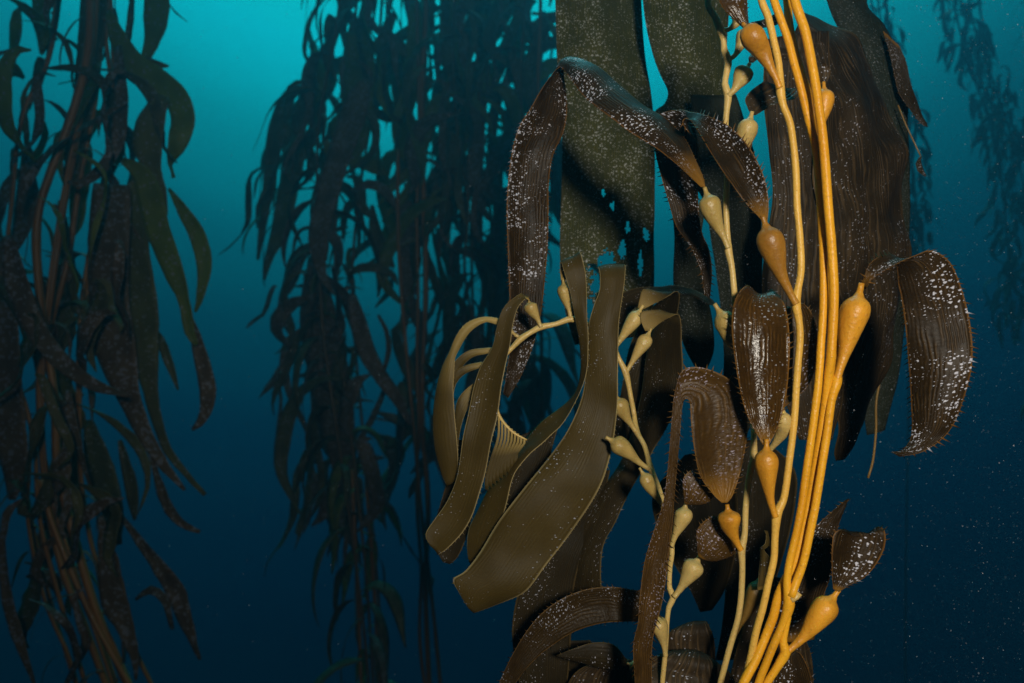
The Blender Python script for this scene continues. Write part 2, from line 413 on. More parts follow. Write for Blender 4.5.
def ribbon(pts, mat, parent, Y, **kw):
    """pts: (px, py, width px[, turn in degrees]) along the middle of a blade; the turn swings its edges towards and away from us."""
    rows = []
    for i, p in enumerate(pts):
        a = pts[max(i - 1, 0)]; b = pts[min(i + 1, len(pts) - 1)]
        dx, dy = b[0] - a[0], b[1] - a[1]; L = math.hypot(dx, dy) or 1
        nx, ny = -dy / L, dx / L
        tw = R(p[3] if len(p) > 3 else 0); yy = Y + (p[4] if len(p) > 4 else 0)
        h = p[2] / 2
        dY = math.sin(tw) * h * Y / F
        rows.append((p[0] + nx * h * math.cos(tw), p[1] + ny * h * math.cos(tw), p[0] - nx * h * math.cos(tw), p[1] - ny * h * math.cos(tw), yy - dY, yy + dY))
    return blade(rows, mat, parent, Y=Y, **kw)

# ================================================================== foreground: the amber fronds on the right
def path(pts, Y, r, dY=0.0):
    return [(p[0], p[1], Y + (p[2] if len(p) > 2 else 0) + dY, r * (p[3] if len(p) > 3 else 1)) for p in pts]
def ax(pts, Y): return [(p[0], p[1], Y + (p[2] if len(p) > 2 else 0)) for p in pts]
AMB = 'amber kelp stipes twined together'
PALE = 'pale kelp fronds left of the amber stipes'

# S1: the paler stipe just left of the twined bundle, with three bladders
f1 = thing('kelp_frond', 'lone yellow stipe left of the amber bundle with a twisted dark blade', 'kelp frond', P(745, 700, .56), AMB)
tube('stipe', path([(757, -30), (761.5, 0), (768, 17), (774, 42), (779, 66), (780, 87), (783, 105), (789.5, 122), (793.6, 147), (796, 175), (797, 205), (800, 239), (801, 270), (797.5, 291), (796, 304), (799, 322), (800, 338), (798, 364), (796, 390), (795, 410), (793, 431), (789, 463), (786, 486), (783, 501), (777, 514), (775, 537), (773.6, 560), (768, 584), (763, 607), (756, 632), (751, 656), (744, 690), (741, 720)], .56, 3.6), M['honey'], f1,
     joints=[(780, 88, .56), (796, 304, .56), (776, 516, .56)])
b = bladder(ax([(779.5, 88), (776, 79), (770, 67), (761, 50), (752, 36, -.004), (747.5, 30)], .556), 11.8, M['amber_bladder'], f1, stalk=3.4)
blade([(749, 27, 743, 29), (748.5, 18, 733, 20), (748, 8, 722, 9), (747, -6, 716, -6), (744, -25, 712, -25)], M['glossy'], b, Y=.565, bulge=-.004)
b = bladder(ax([(796, 304), (790, 293), (780, 272), (773, 250), (768, 235), (766, 228)], .556), 13.4, M['brown_bladder'], f1, stalk=3.4)
blade([(767.5, 222, 763, 222, .556, .556), (768.5, 210, 758, 216, .556, .556), (768, 196, 749, 207, .555, .56), (765, 180, 738, 193, .555, .562), (759, 165, 727, 178, .558, .566), (751, 150, 718, 164, .56, .57), (741, 137, 709, 150, .565, .58), (727, 125, 701, 136, .575, .585), (708, 116, 694, 125, .59, .595), (694, 111.5, 688, 119, .61, .602), (680, 109, 684, 124, .63, .60),
       (655, 118, 697, 142, .65, .625), (655, 145, 699, 165, .655, .64), (661, 175, 698, 190, .66, .65), (668, 200, 699, 212, .66, .65), (676, 226, 702, 232, .66, .655), (690, 246, 709, 250, .66, .66), (700, 268, 712, 270, .665, .665), (704, 290, 711, 290, .665, .665), (706, 305, 709, 305, .67, .67)],
      M['crust'], b, Y=.58, bulge=.006, teeth=(5, 6), ruffle=.001, name='blade')
b = bladder(ax([(775.5, 517), (771, 503), (768.5, 487), (767, 470), (766.5, 458), (766.5, 450)], .553), 11.8, M['amber_bladder'], f1, stalk=3.0)
blade([(769, 445, 763.5, 445, .553, .553), (775, 433, 757, 434, .553, .555), (782, 415, 747, 414, .552, .557), (787, 393, 740, 390, .552, .56), (789, 365, 735, 360, .553, .562), (789, 335, 732, 332, .555, .564), (787, 312, 733, 308, .56, .568), (783, 298, 738, 294, .568, .573), (775, 290, 746, 287.5, .578, .580), (770, 289, 752, 289, .592, .590), (772, 300, 750, 300, .605, .60), (776, 330, 748, 330, .61, .605), (775, 360, 752, 360, .612, .607)],
      M['glossy'], b, Y=.555, bulge=.007, teeth=(5, 6), ruffle=.0024, waves=3)
b = bladder(ax([(766, 458, .02), (770, 450, .016), (777, 441, .01), (783, 430, .004), (784, 420), (783, 413)], .563), 8.2, M['straw_bladder'], f1, stalk=2.4)
blade([(784, 408, 780, 408), (796, 397, 781, 401, .565, .57), (808, 385, 778, 392, .565, .575), (815, 368, 776, 378, .566, .58), (818, 345, 778, 352, .568, .58), (816, 325, 782, 330, .57, .58), (809, 309, 786, 314, .575, .58), (800, 303, 787, 306, .58, .584), (797, 315, 780, 318, .592, .590)],
      M['rust'], b, Y=.567, bulge=.006, teeth=(4, 4.5))

# S2: the thin stipe on the left of the bundle
f2 = thing('kelp_frond', 'amber stipe left in the bundle, forking at a torn stub low down', 'kelp frond', P(758, 700, .55), AMB)
tube('stipe', path([(768, -30, .006), (774, 0, .004), (780, 17, .004), (788, 40, .004), (794, 63, .004), (800, 85, .004), (805.4, 107, .006), (810, 125, .008), (815, 145, .01), (818.5, 175, .01), (820.5, 207, .008), (823, 250, .004), (823.5, 300), (821, 345, -.002), (819, 375, -.003), (816.4, 400, -.004), (811, 440, -.004), (806, 475, -.004), (801.5, 507, -.004), (796, 535, -.004), (790, 560, -.004), (787, 583, -.004), (789, 604, -.004, 1.1), (783, 624, -.004, 1.05), (775, 642, -.004), (766, 664, -.004), (758, 685, -.004), (752, 715, -.004)], .555, 3.9), M['amber'], f2, joints=[(789, 602, .551)])
tube('side_shoot', path([(787.5, 616), (785, 630, 0, .9), (783, 642, 0, .9), (785.5, 652), (781.5, 660), (774, 672), (766, 685), (758, 705)], .551, 3.9), M['amber'], f2, joints=[(785.5, 652, .551)])
b = bladder(ax([(785, 653), (795, 645), (806, 634), (816, 620), (826, 607), (832, 599)], .551), 12.6, M['amber_bladder'], f2, stalk=3.0)
blade([(839, 592, 833, 589), (850, 586, 832, 580), (864, 579, 831, 566), (876, 564, 831, 550), (884, 546, 833, 535), (884, 531, 839, 530), (876, 528, 845, 528, .556, .556), (872, 534, 848, 534, .566, .566)], M['crust'], b, Y=.548, bulge=.005, teeth=(4, 4.5), ruffle=.0012)

# S4: the thick front stipe
f3 = thing('kelp_frond', 'thickest orange kelp stipe, front and right of the twined bundle, without blades', 'kelp frond', P(742, 700, .552), AMB)
tube('stipe', path([(789, -30), (794.5, 0), (805, 31), (811.6, 63), (816, 88), (818.7, 107), (822, 131), (825, 163), (828, 205), (831, 240), (833, 270), (834, 295), (833, 323), (831, 355), (828.5, 378, .003), (825.4, 405, .006), (820, 440, .008), (814, 475, .01), (808.5, 507, .01), (801, 540, .01), (795, 562, .01), (780, 592, .012), (773.7, 615, .012), (766, 636, .012), (755, 661, .01), (742, 686, .008), (733, 715, .008)], .548, 4.6), M['amber'], f3, joints=[])

# S3: behind at the top, right of the bundle lower down, with the two bladders on the right
f4 = thing('kelp_frond', 'orange stipe behind the bundle, carrying the plump bladder whose dark blade arches right', 'kelp frond', P(790, 602, .556), AMB)
tube('stipe', path([(782, -30), (787, 0), (790, 30), (797, 60), (805, 85), (812, 107), (818, 135), (822, 165), (826, 205), (829, 250), (831, 300), (834, 340, -.008), (836.5, 370, -.016), (836, 383, -.02), (831.5, 400, -.02), (826, 440, -.02), (819.5, 480, -.02), (815, 507, -.02), (809, 537, -.02), (803.4, 562, -.02), (797, 580, -.02), (791, 597, -.022)], .57, 4.1), M['amber'], f4, joints=[(836, 382, .55), (818, 135, .57)])
tube('torn_stub', path([(791, 600), (796, 597), (799.5, 593)], .548, 3.0), M['straw'], f4)
b = bladder(ax([(836, 382), (840, 368), (846, 348), (851, 326), (856, 308), (858.5, 297)], .55), 14.6, M['amber_bladder'], f4, stalk=3.6)
blade([(866, 287, 860, 285), (872, 279, 864, 277, .55, .552), (882, 272.5, 868, 266, .55, .553), (897, 264, 880, 258, .55, .556), (912, 256, 893, 257, .55, .56), (930, 250, 897, 268, .552, .564), (950, 262, 898, 284, .553, .568), (962, 288, 902, 305, .554, .571), (970, 322, 906, 335, .554, .573), (972, 360, 909, 370, .554, .573), (965, 395, 911, 405, .555, .572), (951, 428, 911, 436, .557, .57), (925, 449, 903, 449, .56, .568), (900, 457, 891, 452, .565, .566)], M['crust'], b, Y=.56, bulge=.004, teeth=(4.5, 6), ruffle=.002)
b = bladder(ax([(818, 140), (821, 125), (823.5, 112), (824.5, 100), (824, 90)], .568), 9, M['amber_bladder'], f4, stalk=2.4)
blade([(826, 84, 821, 84), (829, 78, 819, 77), (829, 70, 818, 69), (825, 64, 821, 64)], M['umber'], b, Y=.575, teeth=None)

# ================================================================== pale fronds left of the bundle
fb = thing('kelp_frond', 'pale straw-coloured kelp stipe with round bladders like a ladder, behind the glossy brown blade', 'kelp frond', P(720, 700, .64), PALE)
YB = .60
tube('stipe', path([(705, -30), (708, 0), (709, 8), (715, 17), (720, 29), (723.5, 40), (724, 50), (728, 60), (727, 70), (724.7, 84), (728, 95), (727, 107), (725.5, 125), (726, 150), (727, 178), (726, 205), (727, 231), (728, 248), (731.7, 267), (734.5, 294), (737, 320, .01), (743, 370, .012), (752, 410, .01), (754, 436), (753.7, 452), (754.5, 459), (750.5, 471), (747.4, 491), (745.5, 510), (744.7, 534), (741.5, 549), (742.3, 565), (741.5, 590), (740, 606), (737, 623), (731, 643), (725, 665), (719, 690), (715, 715)], YB, 3.1), M['straw'], fb,
     joints=[(720, 29, YB), (728, 60, YB), (728, 95, YB), (728, 248, YB), (754.5, 458, YB), (741.5, 549, YB)])
b = bladder(ax([(721, 31), (729, 29), (736, 23), (738, 15), (735, 8)], YB + .004), 6.8, M['straw_bladder'], fb, stalk=2.4)
blade([(736, 3, 731, 3), (741, -6, 726, -6), (744, -25, 722, -25)], M['umber'], b, Y=YB + .006, teeth=None)
b = bladder(ax([(728, 60), (735, 55), (740, 46), (743, 37), (745, 30)], YB), 7.2, M['straw_bladder'], fb, stalk=2.4)
blade([(750, 27, 745, 25, YB, YB), (758, 29, 752, 22, YB, YB), (772, 27, 765, 18, YB, YB), (786, 20, 780, 10, YB, YB)], M['umber'], b, Y=YB, teeth=None)
b = bladder(ax([(728, 96), (734, 90), (739, 82), (743.5, 74), (747, 68)], YB - .002), 10.2, M['straw_bladder'], fb, stalk=2.5)
blade([(753, 63, 749, 62, YB, YB), (757, 60, 749, 57, YB, YB), (768, 60, 756, 50, YB + .01, YB + .01), (785, 58, 778, 46, YB + .02, YB + .02), (795, 60, 792, 50, YB + .03, YB + .03)], M['black'], b, Y=YB, teeth=None)
b = bladder(ax([(733, 172, .012), (738, 160, .01), (743, 145, .004), (747, 131), (750, 120)], YB - .004), 10.4, M['straw_bladder'], fb, stalk=2.4)
blade([(756, 115, 751, 114), (768, 108, 748, 107), (784, 102, 746, 98), (798, 97, 751, 90, .603, .603), (806, 88, 765, 80, .61, .608)], M['black'], b, Y=YB, bulge=.003, teeth=None)
b = bladder(ax([(728, 248), (723, 236), (716, 222), (710.5, 208), (707, 196)], YB - .004), 11, M['straw_bladder'], fb, stalk=2.6)
# the long blade: up and left from the bladder, over the bend at the upper left, down the left side
blade([(701, 187, 706, 189), (690, 176, 703, 175, .605, .605), (676, 163, 694, 157, .612, .612), (655, 147, 684, 138, .622, .625), (630, 133, 668, 120, .635, .64), (606, 117, 645, 104, .65, .655), (588, 100, 620, 83, .665, .672), (575, 84, 597, 68, .68, .687), (567, 74, 578, 59, .694, .70), (560, 68, 565, 58, .704, .71), (551, 78, 563, 72, .712, .718), (540, 92, 566, 98, .72, .73), (530, 108, 566, 118, .728, .738), (519, 126, 562, 136, .735, .745), (512, 150, 553, 156, .74, .75), (508, 190, 548, 192, .742, .752), (507, 230, 548, 232, .742, .752), (508, 265, 546, 268, .742, .752), (510, 300, 542, 305, .745, .752), (511, 335, 534, 342, .748, .754), (507, 370, 522, 374, .752, .756), (503, 394, 508, 398, .755, .757)],
      M['crust'], b, Y=.60, bulge=.006, teeth=(4, 4.5), ruffle=.0016)
b = bladder(ax([(743, 372, .01), (739, 355, .006), (733, 340), (726, 323), (720, 313)], YB - .01), 11.5, M['straw_bladder'], fb, stalk=2.6)
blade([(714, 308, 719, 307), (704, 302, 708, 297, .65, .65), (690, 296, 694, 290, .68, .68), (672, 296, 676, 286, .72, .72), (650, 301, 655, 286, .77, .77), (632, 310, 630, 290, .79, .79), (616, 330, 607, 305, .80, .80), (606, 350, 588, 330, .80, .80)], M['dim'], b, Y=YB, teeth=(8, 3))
b = bladder(ax([(741, 550), (736, 541), (731, 529), (729, 519), (728, 511)], YB - .02), 11.4, M['amber_bladder'], fb, stalk=2.6)
blade([(727.5, 503, 722, 503), (734, 494, 713, 494), (742, 468, 700, 475), (747, 440, 693.5, 447), (747, 417, 691, 424), (742, 396, 690.5, 407), (730, 380, 690, 402), (713, 371, 688.5, 399.5), (697, 367, 686.5, 399), (683, 370, 684.5, 400.5), (677, 385, 683.5, 403), (673.5, 402, 682, 412), (671, 432, 680, 434), (667.5, 470, 676.5, 472), (663, 502, 674, 504), (654, 530, 672, 532), (645, 562, 668, 564), (640, 598, 662, 602), (638, 622, 655, 628), (633, 645, 652, 646), (635, 683, 652, 683), (636, 715, 650, 715)],
      M['rust'], b, Y=.585, bulge=.005, teeth=(5, 6), ruffle=.0012)
bladder(ax([(732, 642, .02), (738, 627, .02), (747, 610, .02), (755, 594, .02), (759, 582, .02)], YB), 9.4, M['dull_bladder'], fb, stalk=2.4)  # darker than its neighbours: the shade it hangs in is put into its colour

# frond C: the pale one that ends in the growing tip at the far left
fc = thing('kelp_frond', 'pale kelp frond arching to a fringed growing tip, with broad khaki blades', 'kelp frond', P(662, 700, .72), PALE)
YC = .70
tube('stipe', path([(664, 715, -.08), (662, 690, -.08), (665, 656, -.08), (667, 622, -.08), (669, 607, -.08), (673.5, 597, -.08), (669.5, 588, -.08), (670, 568, -.08), (672, 547, -.08), (666, 514, -.07), (662.5, 500, -.06), (657, 483, -.05), (650.6, 468, -.04), (645, 447, -.03), (636.5, 431, -.01), (634, 414), (631, 398), (626, 374), (618, 357), (611, 340), (598, 328), (583, 323), (571, 319), (556, 324), (541, 327), (533, 331), (522, 338), (512.5, 347.5), (503, 358), (497, 375), (495, 395), (497.6, 412), (504, 423), (514, 433), (526, 439)], YC, 2.6)[:-4] + [(497.6, 412, YC, 1.8), (504, 423, YC, 1.5), (514, 433, YC, 1.2), (527, 440, YC, .8)], M['straw'], fc, sides=8,
     joints=[(673.5, 597, YC - .08), (666, 514, YC - .07), (650.6, 468, YC - .04), (636, 430, YC - .01), (626, 373, YC), (571, 319, YC), (541, 327, YC), (522, 338, YC)])
CB = M['straw_bladder']
b = bladder(ax([(626, 373), (631, 364), (638, 352), (645, 341), (648, 335)], YC), 7.6, CB, fc, stalk=2.2)
blade([(645, 331, 651, 331), (641, 322, 655, 327), (641, 312, 663, 321, .70, .695), (652, 311, 672, 317, .70, .685), (664, 312, 679, 315, .70, .68), (655, 322, 682, 330, .712, .685), (648, 350, 683, 350, .72, .69), (643, 385, 682, 372, .725, .695), (634, 425, 679, 400, .73, .70), (616, 468, 665, 432, .735, .71), (590, 505, 650, 458, .74, .715), (575, 535, 632, 487, .742, .72), (567, 565, 615, 522, .745, .722), (565, 590, 603, 548, .745, .725), (566, 605, 602, 595, .745, .73)], M['fold'], b, Y=.70, bulge=-.003, teeth=(6, 3))
b = bladder(ax([(612, 352), (619, 342), (627, 330), (634, 320), (639, 312)], YC + .006), 7.8, CB, fc, stalk=2.2)
blade([(638, 308, 644, 309), (640, 298, 652, 305), (643, 289, 662, 300, .706, .70), (655, 290, 670, 297, .706, .69), (664, 292, 677, 293, .71, .69), (660, 300, 678, 302, .72, .70), (645, 315, 676, 320, .74, .72), (630, 345, 668, 350, .75, .735), (620, 400, 650, 400, .755, .74), (606, 450, 632, 455, .76, .745)], M['fold'], b, Y=.706, teeth=(6, 3))
bladder(ax([(635.5, 431), (630, 423), (625, 415), (620, 406), (617, 399)], YC - .012), 9.2, M['straw_bladder'], fc, stalk=2.2)
bladder(ax([(649, 469), (640, 463), (630, 454), (620, 446), (612, 441)], YC - .042), 9.4, M['straw_bladder'], fc, stalk=2.2)
bladder(ax([(665, 513), (660, 502), (653, 491), (647, 481), (643, 474)], YC - .075), 7.2, M['straw_bladder'], fc, stalk=2.2)
b = bladder(ax([(671.5, 547), (675, 536), (680, 524), (684, 514), (685, 508)], YC - .085), 8.8, CB, fc, stalk=2.2)
blade([(684, 503, 688, 504), (683, 494, 700, 504), (682, 482, 709, 501), (684, 475, 714, 492), (690, 470, 714, 480)], M['rust'], b, Y=YC - .092, teeth=(4, 4), bulge=.003)
b = bladder(ax([(674, 597), (680, 589), (687, 578), (693, 568), (697, 561)], YC - .085), 10.6, CB, fc, stalk=2.3)
blade([(698, 556, 703, 559), (697, 545, 716, 561), (696, 531, 735, 554), (702, 522, 740, 541), (712, 515, 738, 524)], M['rust'], b, Y=YC - .095, teeth=(4, 4), bulge=.003)
bladder(ax([(665.5, 656), (664, 645), (661, 633), (658, 624), (656, 618)], YC - .085), 9.4, CB, fc, stalk=2.3)
b = bladder(ax([(571, 319), (569, 310), (566, 300), (564, 291), (563.5, 285)], YC), 6.8, CB, fc, stalk=2.2)
blade([(561, 280, 565, 280, .70, .70), (560, 270, 571, 268, .705, .705), (561, 262, 580, 254.5, .70, .70), (563.5, 270, 583, 262, .692, .692), (568, 285, 586, 278, .69, .69), (574, 308, 587, 308, .69, .686), (578, 338, 587.5, 338, .692, .684), (579, 368, 586, 370, .694, .684), (574, 392, 580, 394, .698, .686), (557, 412, 564, 423, .705, .688), (541, 427, 548, 437, .71, .69), (524, 445, 530, 450, .715, .69), (500, 472, 519, 467, .715, .692), (485, 492, 513, 482, .714, .694), (475, 512, 508, 503, .714, .696), (468, 530, 498, 530, .714, .70), (468, 548, 485, 556, .714, .704), (470, 562, 476, 566, .714, .71)], M['khaki'], b, Y=.69, teeth=(3, 2.4), ruffle=.0022)
b = bladder(ax([(601, 329, .004), (600, 318, .004), (600, 307, .004), (601, 297, .004), (602, 290, .004)], YC), 5.6, CB, fc, stalk=2.2)
blade([(600, 285, 605, 285, .712, .712), (599, 275, 612, 274, .715, .712), (598, 266, 624, 265.5, .70, .70), (600, 275, 625, 275, .69, .69), (599.5, 290, 622.5, 296, .688, .686), (594, 306, 619, 322, .688, .682), (589, 325, 618, 346, .688, .68), (586.5, 350, 618, 370, .688, .68), (585.5, 378, 618, 395, .688, .68), (580, 404, 616, 420, .688, .68), (567, 432, 612, 448, .688, .678), (545, 462, 603, 480, .686, .676), (520, 493, 588, 508, .684, .676), (498, 522, 568, 537, .682, .676), (480, 552, 546, 565, .68, .676), (465, 571, 527, 590, .678, .676), (453, 579, 508, 601, .677, .676), (458, 590, 492, 608, .677, .677), (467, 606, 474, 613, .678, .678)], M['khaki'], b, Y=.688, bulge=-.002, teeth=(4, 2.6), ruffle=.0024, waves=3)
b = bladder(ax([(541, 327), (538, 320), (534, 313), (530.5, 307), (529, 303)], YC - .004), 7.0, CB, fc, stalk=2.0)
blade([(527, 298, 530, 300), (524, 294, 529, 297, .694, .694), (517, 297, 526.5, 298, .69, .69), (503, 309, 518, 307, .686, .684), (496, 328, 512.5, 325, .684, .68), (492, 346, 510, 346, .684, .678), (480, 366, 506, 366, .684, .676), (473, 390, 501, 394, .684, .674), (468, 420, 495.5, 424, .682, .672), (462, 450, 488, 456, .68, .672), (456, 478, 482, 486, .68, .672), (446, 502, 474, 512, .678, .672), (433, 521, 463, 532, .677, .672), (426, 534, 449, 547, .677, .673), (431, 545, 439, 554, .677, .676)], M['khaki'], b, Y=.684, bulge=.002, teeth=(3, 2.4), ruffle=.0022)
# narrow young blades of the tip
Ya = YC + .002
bladder(ax([(522, 338), (517, 336), (512, 332), (507, 327), (503, 322)], Ya), 3.6, CB, fc, stalk=1.8)
blade([(504, 324, 504, 320), (497, 325, 497, 318), (487, 322, 486, 316.5), (476, 327, 474, 319), (467, 336, 463, 326, Ya, Ya), (459.5, 349, 454, 340, Ya, Ya), (455.5, 358, 450, 352, Ya - .004, Ya), (454.5, 370, 443, 366, Ya - .006, Ya), (453.5, 390, 436, 388, Ya - .008, Ya), (455, 415, 432.5, 415, Ya - .008, Ya), (457.5, 440, 434, 444, Ya - .008, Ya), (458, 462, 440, 470, Ya - .006, Ya), (456, 480, 447, 486, Ya, Ya)], M['young'], fc, Y=Ya, teeth=(3, 1.8), ruffle=.0008, bulge=.003)
blade([(510, 349, 510, 346), (497, 352, 496, 347), (486, 354, 484, 348), (473, 357, 470, 350), (463, 366, 458, 358), (457, 378, 450, 370), (452, 400, 444, 395)], M['young'], fc, Y=Ya + .002, teeth=None, nu=6)
blade([(503, 362, 502, 359), (490, 366, 489, 361), (477, 369, 475, 363), (465, 374, 462, 367), (456, 384, 451, 377), (452, 402, 446, 398)], M['young'], fc, Y=Ya + .003, teeth=None, nu=6)
blade([(492, 378, 492, 372), (478, 391, 474, 383), (466, 412, 460, 396), (460, 432, 455, 412), (458, 452, 455, 440)], M['young'], fc, Y=Ya + .006, teeth=None, nu=6)
# the scimitar tip splitting into strips
for k in range(9):
    t = (k + .4) / 9.0
    x0, y0 = 497.6 + 29 * t, 412 + 27 * t ** .72
    x1 = 489 + 30 * t - 2 * (1 - t); y1 = 478 - 26 * t
    blade([(x0 - 1.0, y0, x0 + 1.0, y0 + .8), (x0 - 1.6, y0 + (y1 - y0) * .35, x0 + .8, y0 + (y1 - y0) * .35), ((x0 + x1) / 2 - 2.6, (y0 + 2 * y1) / 3, (x0 + x1) / 2 + 1.2, (y0 + 2 * y1) / 3), (x1 - 3.2, y1, x1 + 1.2, y1), (x1 - 3.5, y1 + 12, x1, y1 + 14)], M['young'], fc, Y=YC, teeth=None, nu=4, name='splitting_strip', ruffle=0, step_px=6)

# ================================================================== blades of fronds that root below or rise out of the picture
def lone(label, rows, mat, Y, group=None, **kw):
    t = thing('kelp_frond', label, 'kelp frond', P(rows[0][0], rows[0][1], Y), group)
    blade(rows, M[mat], t, Y=Y, **kw)
    return t
LOW = 'brown blades crowding the bottom of the picture'
lone('brown veined blade curving right to left along the bottom, ending in a drooping point', [(655, 592, 655, 622), (640, 591, 640, 622, .68, .68), (620, 588, 622, 621), (598, 588, 606, 622), (578, 592, 588, 627), (558, 600, 570, 635), (541, 613, 555, 645), (527, 630, 541, 655), (516, 648, 528, 667), (506, 668, 518, 680), (497, 690, 508, 700), (490, 715, 498, 720)], 'umber', .66, LOW, teeth=(6, 4), bulge=.003)
d = thing('kelp_frond', 'small dim leaf with a pale bud, pointing left beneath the curved veined blade', 'kelp frond', P(640, 675, .69), LOW)
b = bladder(ax([(646, 677), (642, 672), (637, 668), (633, 666), (630, 664.5)], .685), 5.5, M['straw_bladder'], d)
blade([(627, 668, 628, 661), (612, 670, 614, 645), (595, 668, 594, 643), (575, 662, 574, 648), (556, 656, 557, 655)], M['dim'], b, Y=.69, teeth=(6, 3), bulge=.002)
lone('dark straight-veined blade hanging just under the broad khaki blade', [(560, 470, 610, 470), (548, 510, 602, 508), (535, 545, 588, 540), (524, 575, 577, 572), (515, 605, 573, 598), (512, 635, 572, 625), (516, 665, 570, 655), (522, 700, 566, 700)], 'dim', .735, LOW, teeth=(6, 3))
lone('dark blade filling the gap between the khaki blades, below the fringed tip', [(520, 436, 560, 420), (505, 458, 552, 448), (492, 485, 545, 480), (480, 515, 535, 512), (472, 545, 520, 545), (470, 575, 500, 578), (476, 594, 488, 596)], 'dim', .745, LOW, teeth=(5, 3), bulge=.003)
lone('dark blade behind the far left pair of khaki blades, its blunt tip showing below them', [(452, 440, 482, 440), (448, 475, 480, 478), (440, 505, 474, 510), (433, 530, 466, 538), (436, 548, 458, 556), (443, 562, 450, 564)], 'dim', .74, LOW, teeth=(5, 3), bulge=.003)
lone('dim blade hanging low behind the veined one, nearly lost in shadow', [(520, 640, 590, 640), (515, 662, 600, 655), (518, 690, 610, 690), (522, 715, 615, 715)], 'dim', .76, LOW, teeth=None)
lone('ridged dark blade spreading over the bottom edge below the lowest pale bladder', [(640, 700, 735, 715), (632, 680, 738, 700), (640, 664, 736, 684, .64, .63), (660, 654, 727, 669, .64, .63), (680, 650, 712, 656, .65, .64), (690, 655, 704, 655, .66, .66)], 'black', .63, LOW, teeth=(6, 4), bulge=.006)
lone('glossy curl-ridged blade right of the lowest pale bladder', [(668, 680, 716, 690), (669, 660, 716, 668), (668, 642, 715, 645), (672, 630, 712, 632, .67, .67), (684, 623, 706, 622, .68, .68), (690, 630, 704, 630, .70, .70)], 'black', .67, LOW, teeth=(6, 3), bulge=.003)
lone('dark ridged blade filling the bottom edge left of the thin rust strip', [(570, 715, 640, 715), (566, 690, 644, 695), (575, 672, 643, 672), (592, 664, 636, 660), (602, 668, 630, 664, .74, .74)], 'black', .72, LOW, teeth=None, bulge=.005)
lone('white-flecked dark blade right of the amber stipes at the bottom edge', [(768, 715, 830, 715), (770, 690, 815, 690), (774, 670, 808, 668), (781, 655, 800, 653), (785, 652, 795, 650)], 'crust', .60, LOW, teeth=(6, 4), bulge=.004)
lone('dark flecked blade behind the amber stipes where they spread near the bottom', [(722, 715, 790, 715), (728, 685, 792, 690), (735, 655, 797, 660), (742, 630, 800, 635), (752, 605, 800, 612), (762, 585, 795, 590), (768, 575, 784, 578)], 'black', .66, LOW, teeth=(6, 4), bulge=.005)
lone('narrow dark blade mostly hidden behind the right amber stipe near the bottom', [(785, 700, 815, 695), (790, 660, 812, 660), (796, 640, 806, 640)], 'black', .64, LOW, teeth=(6, 4), bulge=.002)
lone('pointed dark blade aiming up right beside the small crusted fan', [(765, 640, 815, 640), (772, 610, 822, 600), (783, 580, 830, 575), (798, 552, 834, 550), (813, 530, 838, 527), (829, 513, 844, 511), (845, 500, 849, 498)], 'crust', .62, LOW, teeth=(5, 5), bulge=.003)
lone('torn pale scrap of dead blade left of the lower amber stipe', [(757, 590, 774, 585), (758, 572, 772, 566), (760, 556, 769, 556), (760, 548, 764, 550), (765, 544, 770, 546), (766, 534, 769, 535), (764, 530, 768, 531)], 'khaki', .60, LOW, teeth=None, nu=6)
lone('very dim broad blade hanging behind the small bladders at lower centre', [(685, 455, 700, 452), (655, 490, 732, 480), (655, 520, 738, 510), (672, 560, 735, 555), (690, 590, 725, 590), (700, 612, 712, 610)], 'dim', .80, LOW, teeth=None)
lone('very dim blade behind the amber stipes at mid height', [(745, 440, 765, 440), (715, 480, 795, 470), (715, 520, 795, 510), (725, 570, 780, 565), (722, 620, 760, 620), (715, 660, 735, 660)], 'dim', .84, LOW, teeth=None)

UP = 'large blades hanging from above behind the pale stipes'
lone('tall olive blade hanging straight down, white-flecked, with ragged holes near its torn end', [(553, -40, 640, -40), (555, -5, 641, -5), (556, 30, 643, 30), (557, 60, 646, 62), (560, 95, 651, 95), (562, 130, 654, 130), (562, 165, 655, 165), (561, 200, 655, 200), (560, 240, 654, 240), (561, 280, 654, 278), (566, 315, 653, 310), (575, 345, 650, 335)], 'olive', .95, UP, nu=66, bulge=-.005, teeth=None, thick=.0014,
     holes=[(606, 262, 8, 10), (600, 268, 12, 4), (622, 250, 4, 9), (598, 285, 8, 12), (640, 265, 2.2, 12), (646, 235, 3, 7), (612, 207, 2, 4), (627, 228, 2.5, 5), (603, 194, 2, 3), (588, 315, 10, 16)], step_px=2)
lone('broad green speckled blade at the top, right of the tall olive one', [(641, -40, 735, -40), (643, 0, 730, 0), (646, 28, 728, 30), (652, 52, 726, 58), (660, 74, 726, 84), (668, 92, 727, 108), (664, 104, 724, 126), (655, 112, 722, 150), (660, 130, 716, 180), (680, 165, 706, 205)], 'olive', .88, UP, bulge=-.006, teeth=None, thick=.0014)
lone('dark green blade hanging below the crusted twist, narrowing to a blunt end', [(672, 205, 705, 205), (674, 235, 701, 240), (673, 275, 704, 280), (675, 310, 712, 315), (684, 345, 714, 345), (694, 365, 710, 362), (699, 374, 704, 373)], 'slate', .80, UP, teeth=None)
lone('grey-green strip of blade behind the lone straw stipe', [(690, 95, 735, 95), (695, 130, 748, 130), (700, 170, 757, 165), (708, 215, 760, 215), (714, 260, 762, 260), (720, 310, 762, 310), (724, 360, 762, 360), (722, 400, 758, 400), (724, 440, 745, 440)], 'slate', .84, UP, teeth=None)
